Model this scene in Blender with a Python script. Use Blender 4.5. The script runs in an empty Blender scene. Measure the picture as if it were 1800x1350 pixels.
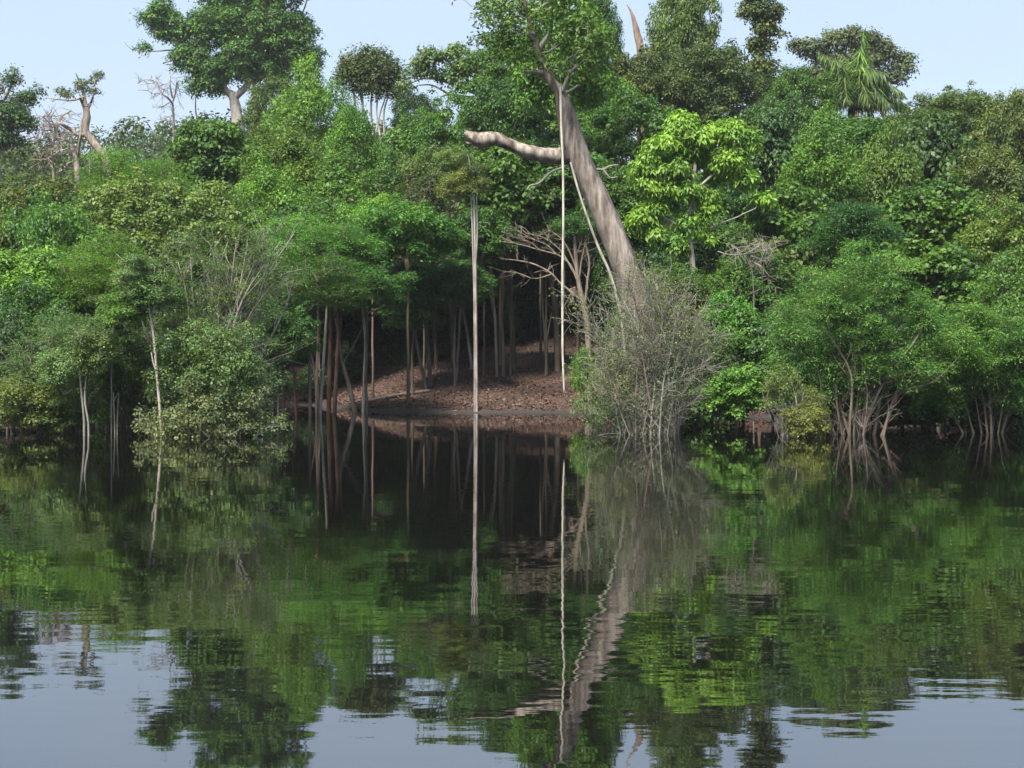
import bpy, math
import numpy as np

# ------------------------------------------------------------------ camera, sky, sun, exposure
CAM_H, F, HZ = 2.2, 3000.0, 620.0          # eye height, focal length in photo pixels, horizon row
SC = bpy.context.scene
COL = SC.collection
cam_d = bpy.data.cameras.new('camera')
cam_d.sensor_width = 36.0
cam_d.lens = F / 1800.0 * 36.0
cam_d.shift_y = -(675.0 - HZ) / 1800.0
cam_d.clip_start, cam_d.clip_end = 0.1, 6000.0
cam = bpy.data.objects.new('camera', cam_d)
COL.objects.link(cam)
cam.location = (0, 0, CAM_H)
cam.rotation_euler = (math.radians(90), 0, 0)
SC.camera = cam

SUN_EL, SUN_AZ = math.radians(56), math.radians(-148)   # azimuth from +Y clockwise: behind the camera, to the left
world = bpy.data.worlds.new('World')
SC.world = world
world.use_nodes = True
wn, wl = world.node_tree.nodes, world.node_tree.links
wn.clear()
w_out = wn.new('ShaderNodeOutputWorld')
w_bg = wn.new('ShaderNodeBackground'); w_bg.inputs['Strength'].default_value = 0.095
w_sky = wn.new('ShaderNodeTexSky'); w_sky.sky_type = 'NISHITA'; w_sky.sun_disc = False
w_sky.sun_elevation = SUN_EL; w_sky.sun_rotation = SUN_AZ
w_sky.dust_density = 2.0; w_sky.air_density = 1.0
w_tc = wn.new('ShaderNodeTexCoord')
w_map = wn.new('ShaderNodeMapping'); w_map.inputs['Scale'].default_value = (1.3, 1.3, 4.0)
w_noise = wn.new('ShaderNodeTexNoise'); w_noise.inputs['Scale'].default_value = 1.7
w_noise.inputs['Detail'].default_value = 5.0; w_noise.inputs['Roughness'].default_value = 0.5
w_ramp = wn.new('ShaderNodeMapRange')
w_ramp.inputs['From Min'].default_value = 0.33; w_ramp.inputs['From Max'].default_value = 0.68
w_ramp.inputs['To Min'].default_value = 0.35; w_ramp.inputs['To Max'].default_value = 0.95
w_mix = wn.new('ShaderNodeMix'); w_mix.data_type = 'RGBA'
w_mix.inputs['B'].default_value = (2.95, 3.6, 4.55, 1)
wl.new(w_tc.outputs['Generated'], w_map.inputs['Vector'])
wl.new(w_map.outputs['Vector'], w_noise.inputs['Vector'])
wl.new(w_noise.outputs['Fac'], w_ramp.inputs['Value'])
wl.new(w_ramp.outputs['Result'], w_mix.inputs['Factor'])
wl.new(w_sky.outputs['Color'], w_mix.inputs['A'])
wl.new(w_mix.outputs['Result'], w_bg.inputs['Color'])
wl.new(w_bg.outputs['Background'], w_out.inputs['Surface'])

sun_d = bpy.data.lights.new('sun', 'SUN')
sun_d.energy = 4.4; sun_d.angle = math.radians(18); sun_d.color = (1.0, 0.95, 0.86)
sun = bpy.data.objects.new('sun', sun_d)
COL.objects.link(sun)
sun.location = (-30, -40, 60)
# light travels along the lamp's local -Z
sun.rotation_euler = (math.radians(90) - SUN_EL, 0, math.pi - SUN_AZ)

SC.view_settings.view_transform = 'Standard'
SC.view_settings.look = 'None'
SC.view_settings.exposure = 1.25
SC.view_settings.gamma = 1.0
SC.view_settings.use_curve_mapping = False
cy = SC.cycles
cy.max_bounces = 5; cy.diffuse_bounces = 3; cy.glossy_bounces = 2
cy.transmission_bounces = 3; cy.transparent_max_bounces = 4
cy.caustics_reflective = False; cy.caustics_refractive = False
cy.use_denoising = True
cy.denoising_prefilter = 'ACCURATE'
cy.denoiser = 'OPENIMAGEDENOISE'
cy.sample_clamp_indirect = 4.0

# ------------------------------------------------------------------ helpers
def P(px, py, Y):
    """point seen at photo pixel (px, py) at depth Y"""
    return np.array([(px - 900.0) / F * Y, Y, CAM_H + (HZ - py) / F * Y])

SHX = np.array([-400, -70, -30, -22, -16, -13, -10, -7.5, -5.6, -3, 0, 3, 5, 8, 14, 30, 70, 400.])
SHY = np.array([120, 74, 59, 58, 59, 64, 73, 70, 64.8, 63, 62.4, 62.2, 60.5, 58, 57, 58, 66, 110.])
def shore(x):
    return np.interp(x, SHX, SHY)
def ground(x, y):
    x = np.asarray(x, float); y = np.asarray(y, float)
    t = y - (shore(x - 0.8) + shore(x) + shore(x + 0.8)) / 3 - 0.25 * np.sin(x * 1.3) - 0.12 * np.sin(x * 3.1 + 1)
    up = 0.10 * np.minimum(np.maximum(t, 0) / 0.5, 1) + 0.125 * np.minimum(np.maximum(t, 0), 25) + 0.105 * np.minimum(np.maximum(t - 25, 0), 190) + 0.02 * np.maximum(t - 215, 0)
    dn = np.maximum(0.12 * np.minimum(t, 0), -2.5)
    b = 0.10 * np.sin(x * 0.9 + y * 0.5) + 0.07 * np.sin(x * 2.1 - y * 1.3)
    return up + dn + b * np.clip(t / 6, 0, 1)
def hit(px, py):
    """where the view ray of a pixel meets the ground"""
    Y = 40.0
    while Y < 200:
        p = P(px, py, Y)
        if p[2] <= float(ground(p[0], p[1])):
            break
        Y += 0.1
    return Y

def link(o, parent=None):
    COL.objects.link(o)
    if parent is not None:
        o.parent = parent
    return o
def tag(o, label=None, cat=None, group=None, kind=None):
    if label: o['label'] = label
    if cat: o['category'] = cat
    if group: o['group'] = group
    if kind: o['kind'] = kind
    return o
def empty(name, loc=(0, 0, 0)):
    o = bpy.data.objects.new(name, None)
    o.location = loc
    o.empty_display_size = 0.3
    return link(o)

class Geo:
    """collects quads/tris with one float per face"""
    def __init__(s):
        s.v, s.f, s.a, s.n = [], [], [], 0
    def add(s, v, f, a=None):
        v = np.asarray(v, np.float32).reshape(-1, 3); f = np.asarray(f, np.int32).reshape(-1, 4)
        if len(f) == 0: return
        s.v.append(v); s.f.append(f + s.n); s.n += len(v)
        s.a.append(np.full(len(f), 0.5, np.float32) if a is None else np.asarray(a, np.float32))
    def mesh(s, name, mat, smooth=False):
        v = np.concatenate(s.v); f = np.concatenate(s.f); a = np.concatenate(s.a)
        me = bpy.data.meshes.new(name)
        me.vertices.add(len(v)); me.vertices.foreach_set('co', v.ravel())
        me.loops.add(f.size); me.loops.foreach_set('vertex_index', f.ravel())
        me.polygons.add(len(f))
        me.polygons.foreach_set('loop_start', np.arange(0, f.size, 4, dtype=np.int32))
        if smooth:
            me.polygons.foreach_set('use_smooth', np.ones(len(f), bool))
        at = me.attributes.new('var', 'FLOAT', 'FACE'); at.data.foreach_set('value', a)
        me.update(calc_edges=True)
        me.materials.append(mat)
        return me
def obj(name, me, parent=None, color=(1, 1, 1), loc=None):
    o = bpy.data.objects.new(name, me)
    o.color = (*color, 1)
    if loc is not None: o.location = loc
    return link(o, parent)

def norm(a):
    return a / np.maximum(np.linalg.norm(a, axis=-1, keepdims=True), 1e-9)

def tube(g, pts, rad, sides=6, wob=0.0, rng=None, cap=True):
    pts = np.asarray(pts, float); rad = np.asarray(rad, float); n = len(pts)
    t = np.gradient(pts, axis=0); t = norm(t)
    ref = np.array([0.0, 0, 1]) if abs(t[:, 2]).mean() < 0.8 else np.array([0.0, 1, 0])
    u = norm(np.cross(t, ref)); w = np.cross(t, u)
    ang = np.linspace(0, 2 * np.pi, sides, endpoint=False)
    rr = rad[:, None] * np.ones((n, sides))
    if wob and rng is not None:
        base = rng.normal(0, wob, (1, sides)); rr = rr * (1 + base + rng.normal(0, wob * 0.6, (n, sides)))
    ring = pts[:, None, :] + rr[..., None] * (np.cos(ang)[None, :, None] * u[:, None, :] + np.sin(ang)[None, :, None] * w[:, None, :])
    v = ring.reshape(-1, 3)
    i = np.arange(n - 1)[:, None] * sides; j = np.arange(sides)[None, :]; k = (j + 1) % sides
    f = np.stack([i + j, i + k, i + sides + k, i + sides + j], -1).reshape(-1, 4)
    if cap:
        v = np.concatenate([v, pts[-1:] + t[-1:] * rad[-1]])
        top = (n - 1) * sides; c = len(v) - 1
        if sides % 2 == 0:
            ee = np.arange(0, sides, 2)
            f = np.concatenate([f, np.stack([top + ee, top + ee + 1, top + (ee + 2) % sides, np.full(len(ee), c)], -1)])
    g.add(v, f)

def smooth_path(pts, k=4):
    """Catmull-Rom through the points; works on any number of columns"""
    p = np.asarray(pts, float)
    if len(p) < 3:
        tt = np.linspace(0, 1, k + 1)[:, None]
        return p[0] * (1 - tt) + p[1] * tt
    q = np.vstack([2 * p[0] - p[1], p, 2 * p[-1] - p[-2]])
    out = []
    for i in range(1, len(q) - 2):
        for s in np.linspace(0, 1, k, endpoint=False):
            a, b, c, d = q[i - 1], q[i], q[i + 1], q[i + 2]
            out.append(0.5 * (2 * b + (c - a) * s + (2 * a - 5 * b + 4 * c - d) * s * s + (3 * b - a - 3 * c + d) * s ** 3))
    out.append(q[-2])
    return np.array(out)

def px_path(g, pts, Y, k=4, sides=8, wob=0.06, rng=None, dY=None):
    """a limb given as (px, py, width px) at depth Y (dY: depth offset per point)"""
    q = []
    for i, (a, b, w) in enumerate(pts):
        y = Y + (dY[i] if dY is not None else 0)
        q.append([*P(a, b, y), max(w, 0.4) / 2 / F * y])
    q = smooth_path(q, k)
    tube(g, q[:, :3], np.maximum(q[:, 3], 0.004), sides, wob, rng)
    return q

def leaf_quads(g, c, nrm, along, ln, wd, var):
    """diamond leaves; c base points"""
    nrm = norm(nrm)
    along = norm(along - nrm * (along * nrm).sum(-1, keepdims=True))
    side = np.cross(nrm, along)
    ln = ln[:, None]; wd = wd[:, None]
    v = np.stack([c, c + along * ln * 0.5 + side * wd * 0.5 + nrm * wd * 0.12, c + along * ln - nrm * ln * 0.10, c + along * ln * 0.5 - side * wd * 0.5 + nrm * wd * 0.12], 1)
    f = np.arange(len(c) * 4).reshape(-1, 4)
    g.add(v.reshape(-1, 3), f, var)

STYLE = {            # flat: clump squash, up/out/rnd: how leaf normals lean, dr: droop, ar: leaf width / length
    'round':   dict(flat=0.75, up=0.6, out=0.95, rnd=0.5, dr=0.25, ar=0.52),
    'feather': dict(flat=0.55, up=1.1, out=0.3, rnd=0.45, dr=0.35, ar=0.30),
    'droop':   dict(flat=0.85, up=0.35, out=0.9, rnd=0.45, dr=1.3, ar=0.34),
    'shoot':   dict(flat=1.15, up=0.5, out=0.95, rnd=0.6, dr=-0.3, ar=0.48),
    'big':     dict(flat=0.7, up=0.55, out=0.9, rnd=0.55, dr=0.5, ar=0.62),
}
def clump_leaves(g, C, R, per, ln, style, rng):
    st = STYLE[style]
    n = len(C)
    cnt = np.maximum((per * (R / R.mean()) ** 1.6).astype(int), 4)
    idx = np.repeat(np.arange(n), cnt); N = len(idx)
    d = norm(rng.normal(0, 1, (N, 3)))
    d[:, 2] = np.where((d[:, 2] < -0.25) & (rng.random(N) < 0.6), -d[:, 2] * rng.random(N), d[:, 2])
    d = norm(d)
    r = R[idx] * (0.35 + 0.75 * np.sqrt(rng.random(N))) * (1 + 0.25 * rng.normal(0, 1, N))
    off = d * r[:, None]; off[:, 2] *= st['flat']
    # drooping margins
    off[:, 2] -= 0.22 * (off[:, 0] ** 2 + off[:, 1] ** 2) / R[idx]
    c = C[idx] + off
    nrm = st['up'] * np.array([0, 0, 1.0]) + st['out'] * d + st['rnd'] * rng.normal(0, 1, (N, 3))
    al = d * 0.8 + rng.normal(0, 0.7, (N, 3)); al[:, 2] -= st['dr']
    L = ln * (0.65 + 0.7 * rng.random(N))
    cv = rng.random(n)[idx]
    var = np.clip(0.5 * cv + 0.5 * rng.random(N), 0, 1)
    leaf_quads(g, c, nrm, al, L, L * st['ar'] * (0.8 + 0.4 * rng.random(N)), var)

def skeleton(g, start, targets, r0, rng, sides=5, tip=0.012, bend=0.12, wmin=None):
    """branches from start points (m,3 array, ordered) to each target, forking off the nearest earlier branch"""
    nodes = [np.array(s, float) for s in start]
    par = [-1] + list(range(len(nodes) - 1))
    cost = [0.0]
    for i in range(1, len(nodes)): cost.append(cost[-1] + np.linalg.norm(nodes[i] - nodes[i - 1]))
    order = np.argsort(np.linalg.norm(targets - nodes[-1], axis=1))
    for ti in order:
        t = targets[ti]
        A = np.array(nodes); dv = t - A
        dist = np.linalg.norm(dv, axis=1)
        pen = dist + 0.25 * np.array(cost) + 0.6 * np.maximum(A[:, 2] - t[2], 0)
        j = int(np.argmin(pen)); L = dist[j]
        k = max(2, int(L / 0.6) + 1); k = min(k, 5)
        prev = j; p0 = nodes[j]
        side = rng.normal(0, bend * L, 3)
        for s in range(1, k + 1):
            q = s / k
            p = p0 + (t - p0) * q + side * math.sin(math.pi * q) + np.array([0, 0, -0.10 * L * math.sin(math.pi * q)])
            nodes.append(p); par.append(prev); cost.append(cost[prev] + L / k); prev = len(nodes) - 1
    n = len(nodes); par = np.array(par)
    area = np.zeros(n); kids = [[] for _ in range(n)]
    for i in range(n):
        if par[i] >= 0: kids[par[i]].append(i)
    for i in range(n - 1, -1, -1):
        if not kids[i]: area[i] = 1.0
        if par[i] >= 0: area[par[i]] += area[i]
    rad = (area / area[0]) ** 0.45 * r0
    rad = np.maximum(rad, tip)
    done = set()
    for i in range(n):
        for c in kids[i]:
            main = max(kids[i], key=lambda q: area[q])
            if c == main and i != 0 : continue
            ch = [i, c]
            while kids[ch[-1]]: ch.append(max(kids[ch[-1]], key=lambda q: area[q]))
            rr = rad[ch].copy(); rr[0] = rr[1]
            rr[-1] *= 0.5
            tube(g, [nodes[q] for q in ch], rr, sides if rr[0] > 0.03 else 4, 0.05, rng, cap=(rr[0] > 0.03 and sides % 2 == 0))
    return np.array(nodes)

def twigs(g, C, R, n, rng, r=0.010):
    for c, q in zip(C, R):
        for _ in range(n):
            d = norm(rng.normal(0, 1, 3) + np.array([0, 0, 0.3]))
            tube(g, [c - d * 0.2 * q, c + d * 0.5 * q + rng.normal(0, 0.1 * q, 3), c + d * q * 1.0], [r, r * 0.8, r * 0.4], 4, cap=False)

# ------------------------------------------------------------------ materials
def new_mat(name):
    m = bpy.data.materials.new(name); m.use_nodes = True
    m.node_tree.nodes.clear()
    return m, m.node_tree.nodes, m.node_tree.links
def leaf_material():
    m, n, l = new_mat('leaf')
    out = n.new('ShaderNodeOutputMaterial')
    oi = n.new('ShaderNodeObjectInfo'); at = n.new('ShaderNodeAttribute'); at.attribute_name = 'var'
    ramp = n.new('ShaderNodeValToRGB')
    e = ramp.color_ramp.elements
    e[0].position = 0.0; e[0].color = (0.45, 0.52, 0.45, 1)
    e[1].position = 1.0; e[1].color = (2.0, 1.9, 1.15, 1)
    k = e.new(0.5); k.color = (1.1, 1.12, 0.95, 1)
    k = e.new(0.93); k.color = (1.5, 1.5, 1.0, 1)
    mul = n.new('ShaderNodeMix'); mul.data_type = 'RGBA'; mul.blend_type = 'MULTIPLY'; mul.inputs['Factor'].default_value = 1
    l.new(at.outputs['Fac'], ramp.inputs['Fac'])
    # patches of younger yellower and older darker foliage through a crown
    geo = n.new('ShaderNodeNewGeometry'); pn = n.new('ShaderNodeTexNoise'); pn.inputs['Scale'].default_value = 0.55; pn.inputs['Detail'].default_value = 4; pn.inputs['Roughness'].default_value = 0.7
    l.new(geo.outputs['Position'], pn.inputs['Vector'])
    pr = n.new('ShaderNodeValToRGB'); pe = pr.color_ramp.elements
    pe[0].position = 0.34; pe[0].color = (0.62, 0.78, 0.80, 1); pe[1].position = 0.68; pe[1].color = (1.28, 1.20, 0.85, 1)
    kk = pe.new(0.5); kk.color = (1.0, 1.0, 1.0, 1)
    l.new(pn.outputs['Fac'], pr.inputs['Fac'])
    m2 = n.new('ShaderNodeMix'); m2.data_type = 'RGBA'; m2.blend_type = 'MULTIPLY'; m2.inputs['Factor'].default_value = 1
    l.new(oi.outputs['Color'], m2.inputs['A']); l.new(pr.outputs['Color'], m2.inputs['B'])
    l.new(m2.outputs['Result'], mul.inputs['A']); l.new(ramp.outputs['Color'], mul.inputs['B'])
    b = n.new('ShaderNodeBsdfPrincipled'); b.inputs['Roughness'].default_value = 0.52
    b.inputs['Specular IOR Level'].default_value = 0.35
    tr = n.new('ShaderNodeBsdfTranslucent')
    hs = n.new('ShaderNodeMix'); hs.data_type = 'RGBA'; hs.blend_type = 'MULTIPLY'; hs.inputs['Factor'].default_value = 1
    hs.inputs['B'].default_value = (1.15, 1.25, 0.55, 1)
    l.new(mul.outputs['Result'], hs.inputs['A']); l.new(hs.outputs['Result'], tr.inputs['Color'])
    mx = n.new('ShaderNodeMixShader'); mx.inputs['Fac'].default_value = 0.30
    l.new(mul.outputs['Result'], b.inputs['Base Color'])
    l.new(b.outputs['BSDF'], mx.inputs[1]); l.new(tr.outputs['BSDF'], mx.inputs[2])
    l.new(mx.outputs['Shader'], out.inputs['Surface'])
    return m
def bark_material(name='bark', scale=6.0, streak=0.25, bump=0.5, a=(0.5, 0.47, 0.45), c=(1.3, 1.28, 1.25), patch=None):
    m, n, l = new_mat(name)
    out = n.new('ShaderNodeOutputMaterial')
    oi = n.new('ShaderNodeObjectInfo'); tc = n.new('ShaderNodeTexCoord')
    mp = n.new('ShaderNodeMapping'); mp.inputs['Scale'].default_value = (1, 1, streak)
    no = n.new('ShaderNodeTexNoise'); no.inputs['Scale'].default_value = scale; no.inputs['Detail'].default_value = 6; no.inputs['Roughness'].default_value = 0.65
    rp = n.new('ShaderNodeValToRGB'); rp.color_ramp.elements[0].position = 0.32; rp.color_ramp.elements[1].position = 0.68
    rp.color_ramp.elements[0].color = (*a, 1); rp.color_ramp.elements[1].color = (*c, 1)
    mul = n.new('ShaderNodeMix'); mul.data_type = 'RGBA'; mul.blend_type = 'MULTIPLY'; mul.inputs['Factor'].default_value = 1
    l.new(tc.outputs['Object'], mp.inputs['Vector']); l.new(mp.outputs['Vector'], no.inputs['Vector'])
    l.new(no.outputs['Fac'], rp.inputs['Fac'])
    l.new(oi.outputs['Color'], mul.inputs['A']); l.new(rp.outputs['Color'], mul.inputs['B'])
    col = mul.outputs['Result']
    if patch:
        n2 = n.new('ShaderNodeTexNoise'); n2.inputs['Scale'].default_value = 1.1; n2.inputs['Detail'].default_value = 4
        r2 = n.new('ShaderNodeMapRange'); r2.inputs['From Min'].default_value = 0.52; r2.inputs['From Max'].default_value = 0.64
        l.new(mp.outputs['Vector'], n2.inputs['Vector']); l.new(n2.outputs['Fac'], r2.inputs['Value'])
        mx = n.new('ShaderNodeMix'); mx.data_type = 'RGBA'; mx.inputs['B'].default_value = (*patch, 1)
        l.new(r2.outputs['Result'], mx.inputs['Factor']); l.new(col, mx.inputs['A'])
        mm = n.new('ShaderNodeMix'); mm.data_type = 'RGBA'; mm.blend_type = 'MULTIPLY'; mm.inputs['Factor'].default_value = 0.7
        l.new(mx.outputs['Result'], mm.inputs['A']); l.new(rp.outputs['Color'], mm.inputs['B'])
        col = mm.outputs['Result']
    b = n.new('ShaderNodeBsdfPrincipled'); b.inputs['Roughness'].default_value = 0.85
    b.inputs['Specular IOR Level'].default_value = 0.2
    bp = n.new('ShaderNodeBump'); bp.inputs['Strength'].default_value = bump; bp.inputs['Distance'].default_value = 0.06
    l.new(no.outputs['Fac'], bp.inputs['Height']); l.new(bp.outputs['Normal'], b.inputs['Normal'])
    l.new(col, b.inputs['Base Color']); l.new(b.outputs['BSDF'], out.inputs['Surface'])
    return m
def soil_material():
    m, n, l = new_mat('soil_and_leaf_litter')
    out = n.new('ShaderNodeOutputMaterial'); tc = n.new('ShaderNodeTexCoord')
    no = n.new('ShaderNodeTexNoise'); no.inputs['Scale'].default_value = 1.2; no.inputs['Detail'].default_value = 8; no.inputs['Roughness'].default_value = 0.7
    rp = n.new('ShaderNodeValToRGB'); e = rp.color_ramp.elements
    e[0].position = 0.3; e[0].color = (0.030, 0.020, 0.015, 1); e[1].position = 0.72; e[1].color = (0.07, 0.04, 0.028, 1)
    k = e.new(0.5); k.color = (0.065, 0.035, 0.025, 1)
    l.new(tc.outputs['Object'], no.inputs['Vector']); l.new(no.outputs['Fac'], rp.inputs['Fac'])
    # wet grey mud close to the water line
    sep = n.new('ShaderNodeSeparateXYZ'); l.new(tc.outputs['Object'], sep.inputs['Vector'])
    mr = n.new('ShaderNodeMapRange'); mr.inputs['From Min'].default_value = 0.05; mr.inputs['From Max'].default_value = 0.28
    mr.inputs['To Min'].default_value = 1; mr.inputs['To Max'].default_value = 0
    l.new(sep.outputs['Z'], mr.inputs['Value'])
    mx = n.new('ShaderNodeMix'); mx.data_type = 'RGBA'; mx.inputs['B'].default_value = (0.030, 0.023, 0.018, 1)
    l.new(mr.outputs['Result'], mx.inputs['Factor']); l.new(rp.outputs['Color'], mx.inputs['A'])
    b = n.new('ShaderNodeBsdfPrincipled'); b.inputs['Roughness'].default_value = 0.9
    n3 = n.new('ShaderNodeTexNoise'); n3.inputs['Scale'].default_value = 9; n3.inputs['Detail'].default_value = 6
    l.new(tc.outputs['Object'], n3.inputs['Vector'])
    bp = n.new('ShaderNodeBump'); bp.inputs['Strength'].default_value = 0.8; bp.inputs['Distance'].default_value = 0.08
    l.new(n3.outputs['Fac'], bp.inputs['Height']); l.new(bp.outputs['Normal'], b.inputs['Normal'])
    l.new(mx.outputs['Result'], b.inputs['Base Color']); l.new(b.outputs['BSDF'], out.inputs['Surface'])
    return m
def water_material():
    m, n, l = new_mat('dark_river_water')
    out = n.new('ShaderNodeOutputMaterial'); tc = n.new('ShaderNodeTexCoord')
    def wave(sx, sy, scale, detail):
        mp = n.new('ShaderNodeMapping'); mp.inputs['Scale'].default_value = (sx, sy, 1); mp.inputs['Rotation'].default_value = (0, 0, 0.06)
        t = n.new('ShaderNodeTexNoise'); t.inputs['Scale'].default_value = scale; t.inputs['Detail'].default_value = detail; t.inputs['Roughness'].default_value = 0.5
        l.new(tc.outputs['Object'], mp.inputs['Vector']); l.new(mp.outputs['Vector'], t.inputs['Vector'])
        return t
    big = wave(0.45, 1.0, 1.3, 2.0)
    small = wave(0.5, 1.0, 5.0, 2.0)
    patch = wave(0.5, 1.0, 0.13, 2.0)
    mr = n.new('ShaderNodeMapRange'); mr.inputs['From Min'].default_value = 0.40; mr.inputs['From Max'].default_value = 0.62
    mr.inputs['To Min'].default_value = 0.25; mr.inputs['To Max'].default_value = 1.0
    l.new(patch.outputs['Fac'], mr.inputs['Value'])
    # sheltered water near the bank is calmer
    sep = n.new('ShaderNodeSeparateXYZ'); l.new(tc.outputs['Object'], sep.inputs['Vector'])
    sh = n.new('ShaderNodeMapRange'); sh.inputs['From Min'].default_value = 18; sh.inputs['From Max'].default_value = 44
    sh.inputs['To Min'].default_value = 1.0; sh.inputs['To Max'].default_value = 0.35
    l.new(sep.outputs['Y'], sh.inputs['Value'])
    k1 = n.new('ShaderNodeMath'); k1.operation = 'MULTIPLY'; l.new(mr.outputs['Result'], k1.inputs[0]); l.new(sh.outputs['Result'], k1.inputs[1])
    s2 = n.new('ShaderNodeMath'); s2.operation = 'MULTIPLY_ADD'; s2.inputs[1].default_value = 0.16
    l.new(small.outputs['Fac'], s2.inputs[0]); l.new(big.outputs['Fac'], s2.inputs[2])
    h = n.new('ShaderNodeMath'); h.operation = 'MULTIPLY'; l.new(s2.outputs['Value'], h.inputs[0]); l.new(k1.outputs['Value'], h.inputs[1])
    bp = n.new('ShaderNodeBump'); bp.inputs['Strength'].default_value = 1.0; bp.inputs['Distance'].default_value = 0.006
    l.new(h.outputs['Value'], bp.inputs['Height'])
    b = n.new('ShaderNodeBsdfPrincipled')
    b.inputs['Base Color'].default_value = (0.0035, 0.0035, 0.003, 1)
    b.inputs['Roughness'].default_value = 0.015
    b.inputs['IOR'].default_value = 3.4
    l.new(bp.outputs['Normal'], b.inputs['Normal'])
    l.new(b.outputs['BSDF'], out.inputs['Surface'])
    return m
LEAF = leaf_material()
BARK = bark_material()
TRUNK_BARK = bark_material('weathered_bark', 5.0, 0.16, 0.9, (0.45, 0.42, 0.40), (1.45, 1.45, 1.42), patch=(0.24, 0.15, 0.12))
SOIL = soil_material()
WATER = water_material()

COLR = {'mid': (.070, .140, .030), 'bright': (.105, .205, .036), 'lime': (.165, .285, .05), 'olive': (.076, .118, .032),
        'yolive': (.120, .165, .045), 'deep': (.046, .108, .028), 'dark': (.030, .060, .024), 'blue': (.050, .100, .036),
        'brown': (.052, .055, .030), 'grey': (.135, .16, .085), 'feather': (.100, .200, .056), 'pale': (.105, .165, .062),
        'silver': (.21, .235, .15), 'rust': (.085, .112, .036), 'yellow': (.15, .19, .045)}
WOOD = {'grey': (.285, .27, .245), 'pale': (.42, .39, .34), 'brown': (.13, .095, .075), 'dark': (.075, .06, .05), 'red': (.12, .07, .058), 'mid': (.155, .13, .105)}

# ------------------------------------------------------------------ terrain and water
def axis(fine0, fine1, step, far, grow=1.22):
    a = list(np.arange(fine0, fine1 + 1e-6, step))
    s = step
    while a[-1] < far:
        s *= grow; a.append(a[-1] + s)
    s = step; b = [a[0]]
    while b[0] > -far:
        s *= grow; b.insert(0, b[0] - s)
    return np.array(b[:-1] + a)
def build_terrain():
    xs = axis(-24, 24, 0.5, 2500); ys = axis(40, 100, 0.5, 3000)
    ys = ys[ys > 15]
    X, Y = np.meshgrid(xs, ys, indexing='ij')
    Z = ground(X, Y)
    nx, ny = X.shape
    v = np.stack([X, Y, Z], -1).reshape(-1, 3)
    i = np.arange(nx - 1)[:, None]; j = np.arange(ny - 1)[None, :]
    f = np.stack([i * ny + j, (i + 1) * ny + j, (i + 1) * ny + j + 1, i * ny + j + 1], -1).reshape(-1, 4)
    g = Geo(); g.add(v, f)
    tag(obj('terrain', g.mesh('terrain', SOIL, True)), kind='structure')
    g = Geo()
    s = 3000.0
    g.add([[-s, -s, 0], [s, -s, 0], [s, 140, 0], [-s, 140, 0]], [[0, 1, 2, 3]])
    tag(obj('water', g.mesh('water', WATER)), kind='structure')
    # fallen leaves on the bank
    rng = np.random.default_rng(5)
    N = 26000
    x = rng.uniform(-11, 9, N); y = shore(x) + 0.1 + 24 * rng.random(N) ** 1.5
    keep = ground(x, y) > 0.05 + 0.06 * rng.random(N); x, y = x[keep], y[keep]; n = len(x)
    c = np.stack([x, y, ground(x, y) + 0.015 + 0.03 * rng.random(n)], -1)
    nr = np.array([0, -0.1, 1.0]) + rng.normal(0, 0.45, (n, 3)); al = rng.normal(0, 1, (n, 3)); al[:, 2] *= 0.3
    g = Geo(); L = 0.07 + 0.09 * rng.random(n)
    leaf_quads(g, c, nr, al, L, L * 0.5, rng.random(n))
    tag(obj('leaf_litter', g.mesh('leaf_litter', LITTER)), 'brown fallen leaves scattered over the earth bank', 'leaves', kind='stuff')
def litter_material():
    m, n, l = new_mat('fallen_leaf')
    out = n.new('ShaderNodeOutputMaterial'); at = n.new('ShaderNodeAttribute'); at.attribute_name = 'var'
    rp = n.new('ShaderNodeValToRGB'); e = rp.color_ramp.elements
    e[0].color = (0.04, 0.025, 0.02, 1); e[1].color = (0.20, 0.15, 0.10, 1)
    for p, c in ((0.35, (0.08, 0.042, 0.03, 1)), (0.6, (0.10, 0.05, 0.034, 1)), (0.85, (0.135, 0.068, 0.04, 1))):
        k = e.new(p); k.color = c
    l.new(at.outputs['Fac'], rp.inputs['Fac'])
    b = n.new('ShaderNodeBsdfPrincipled'); b.inputs['Roughness'].default_value = 0.8
    l.new(rp.outputs['Color'], b.inputs['Base Color']); l.new(b.outputs['BSDF'], out.inputs['Surface'])
    return m
LITTER = litter_material()
build_terrain()

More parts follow.
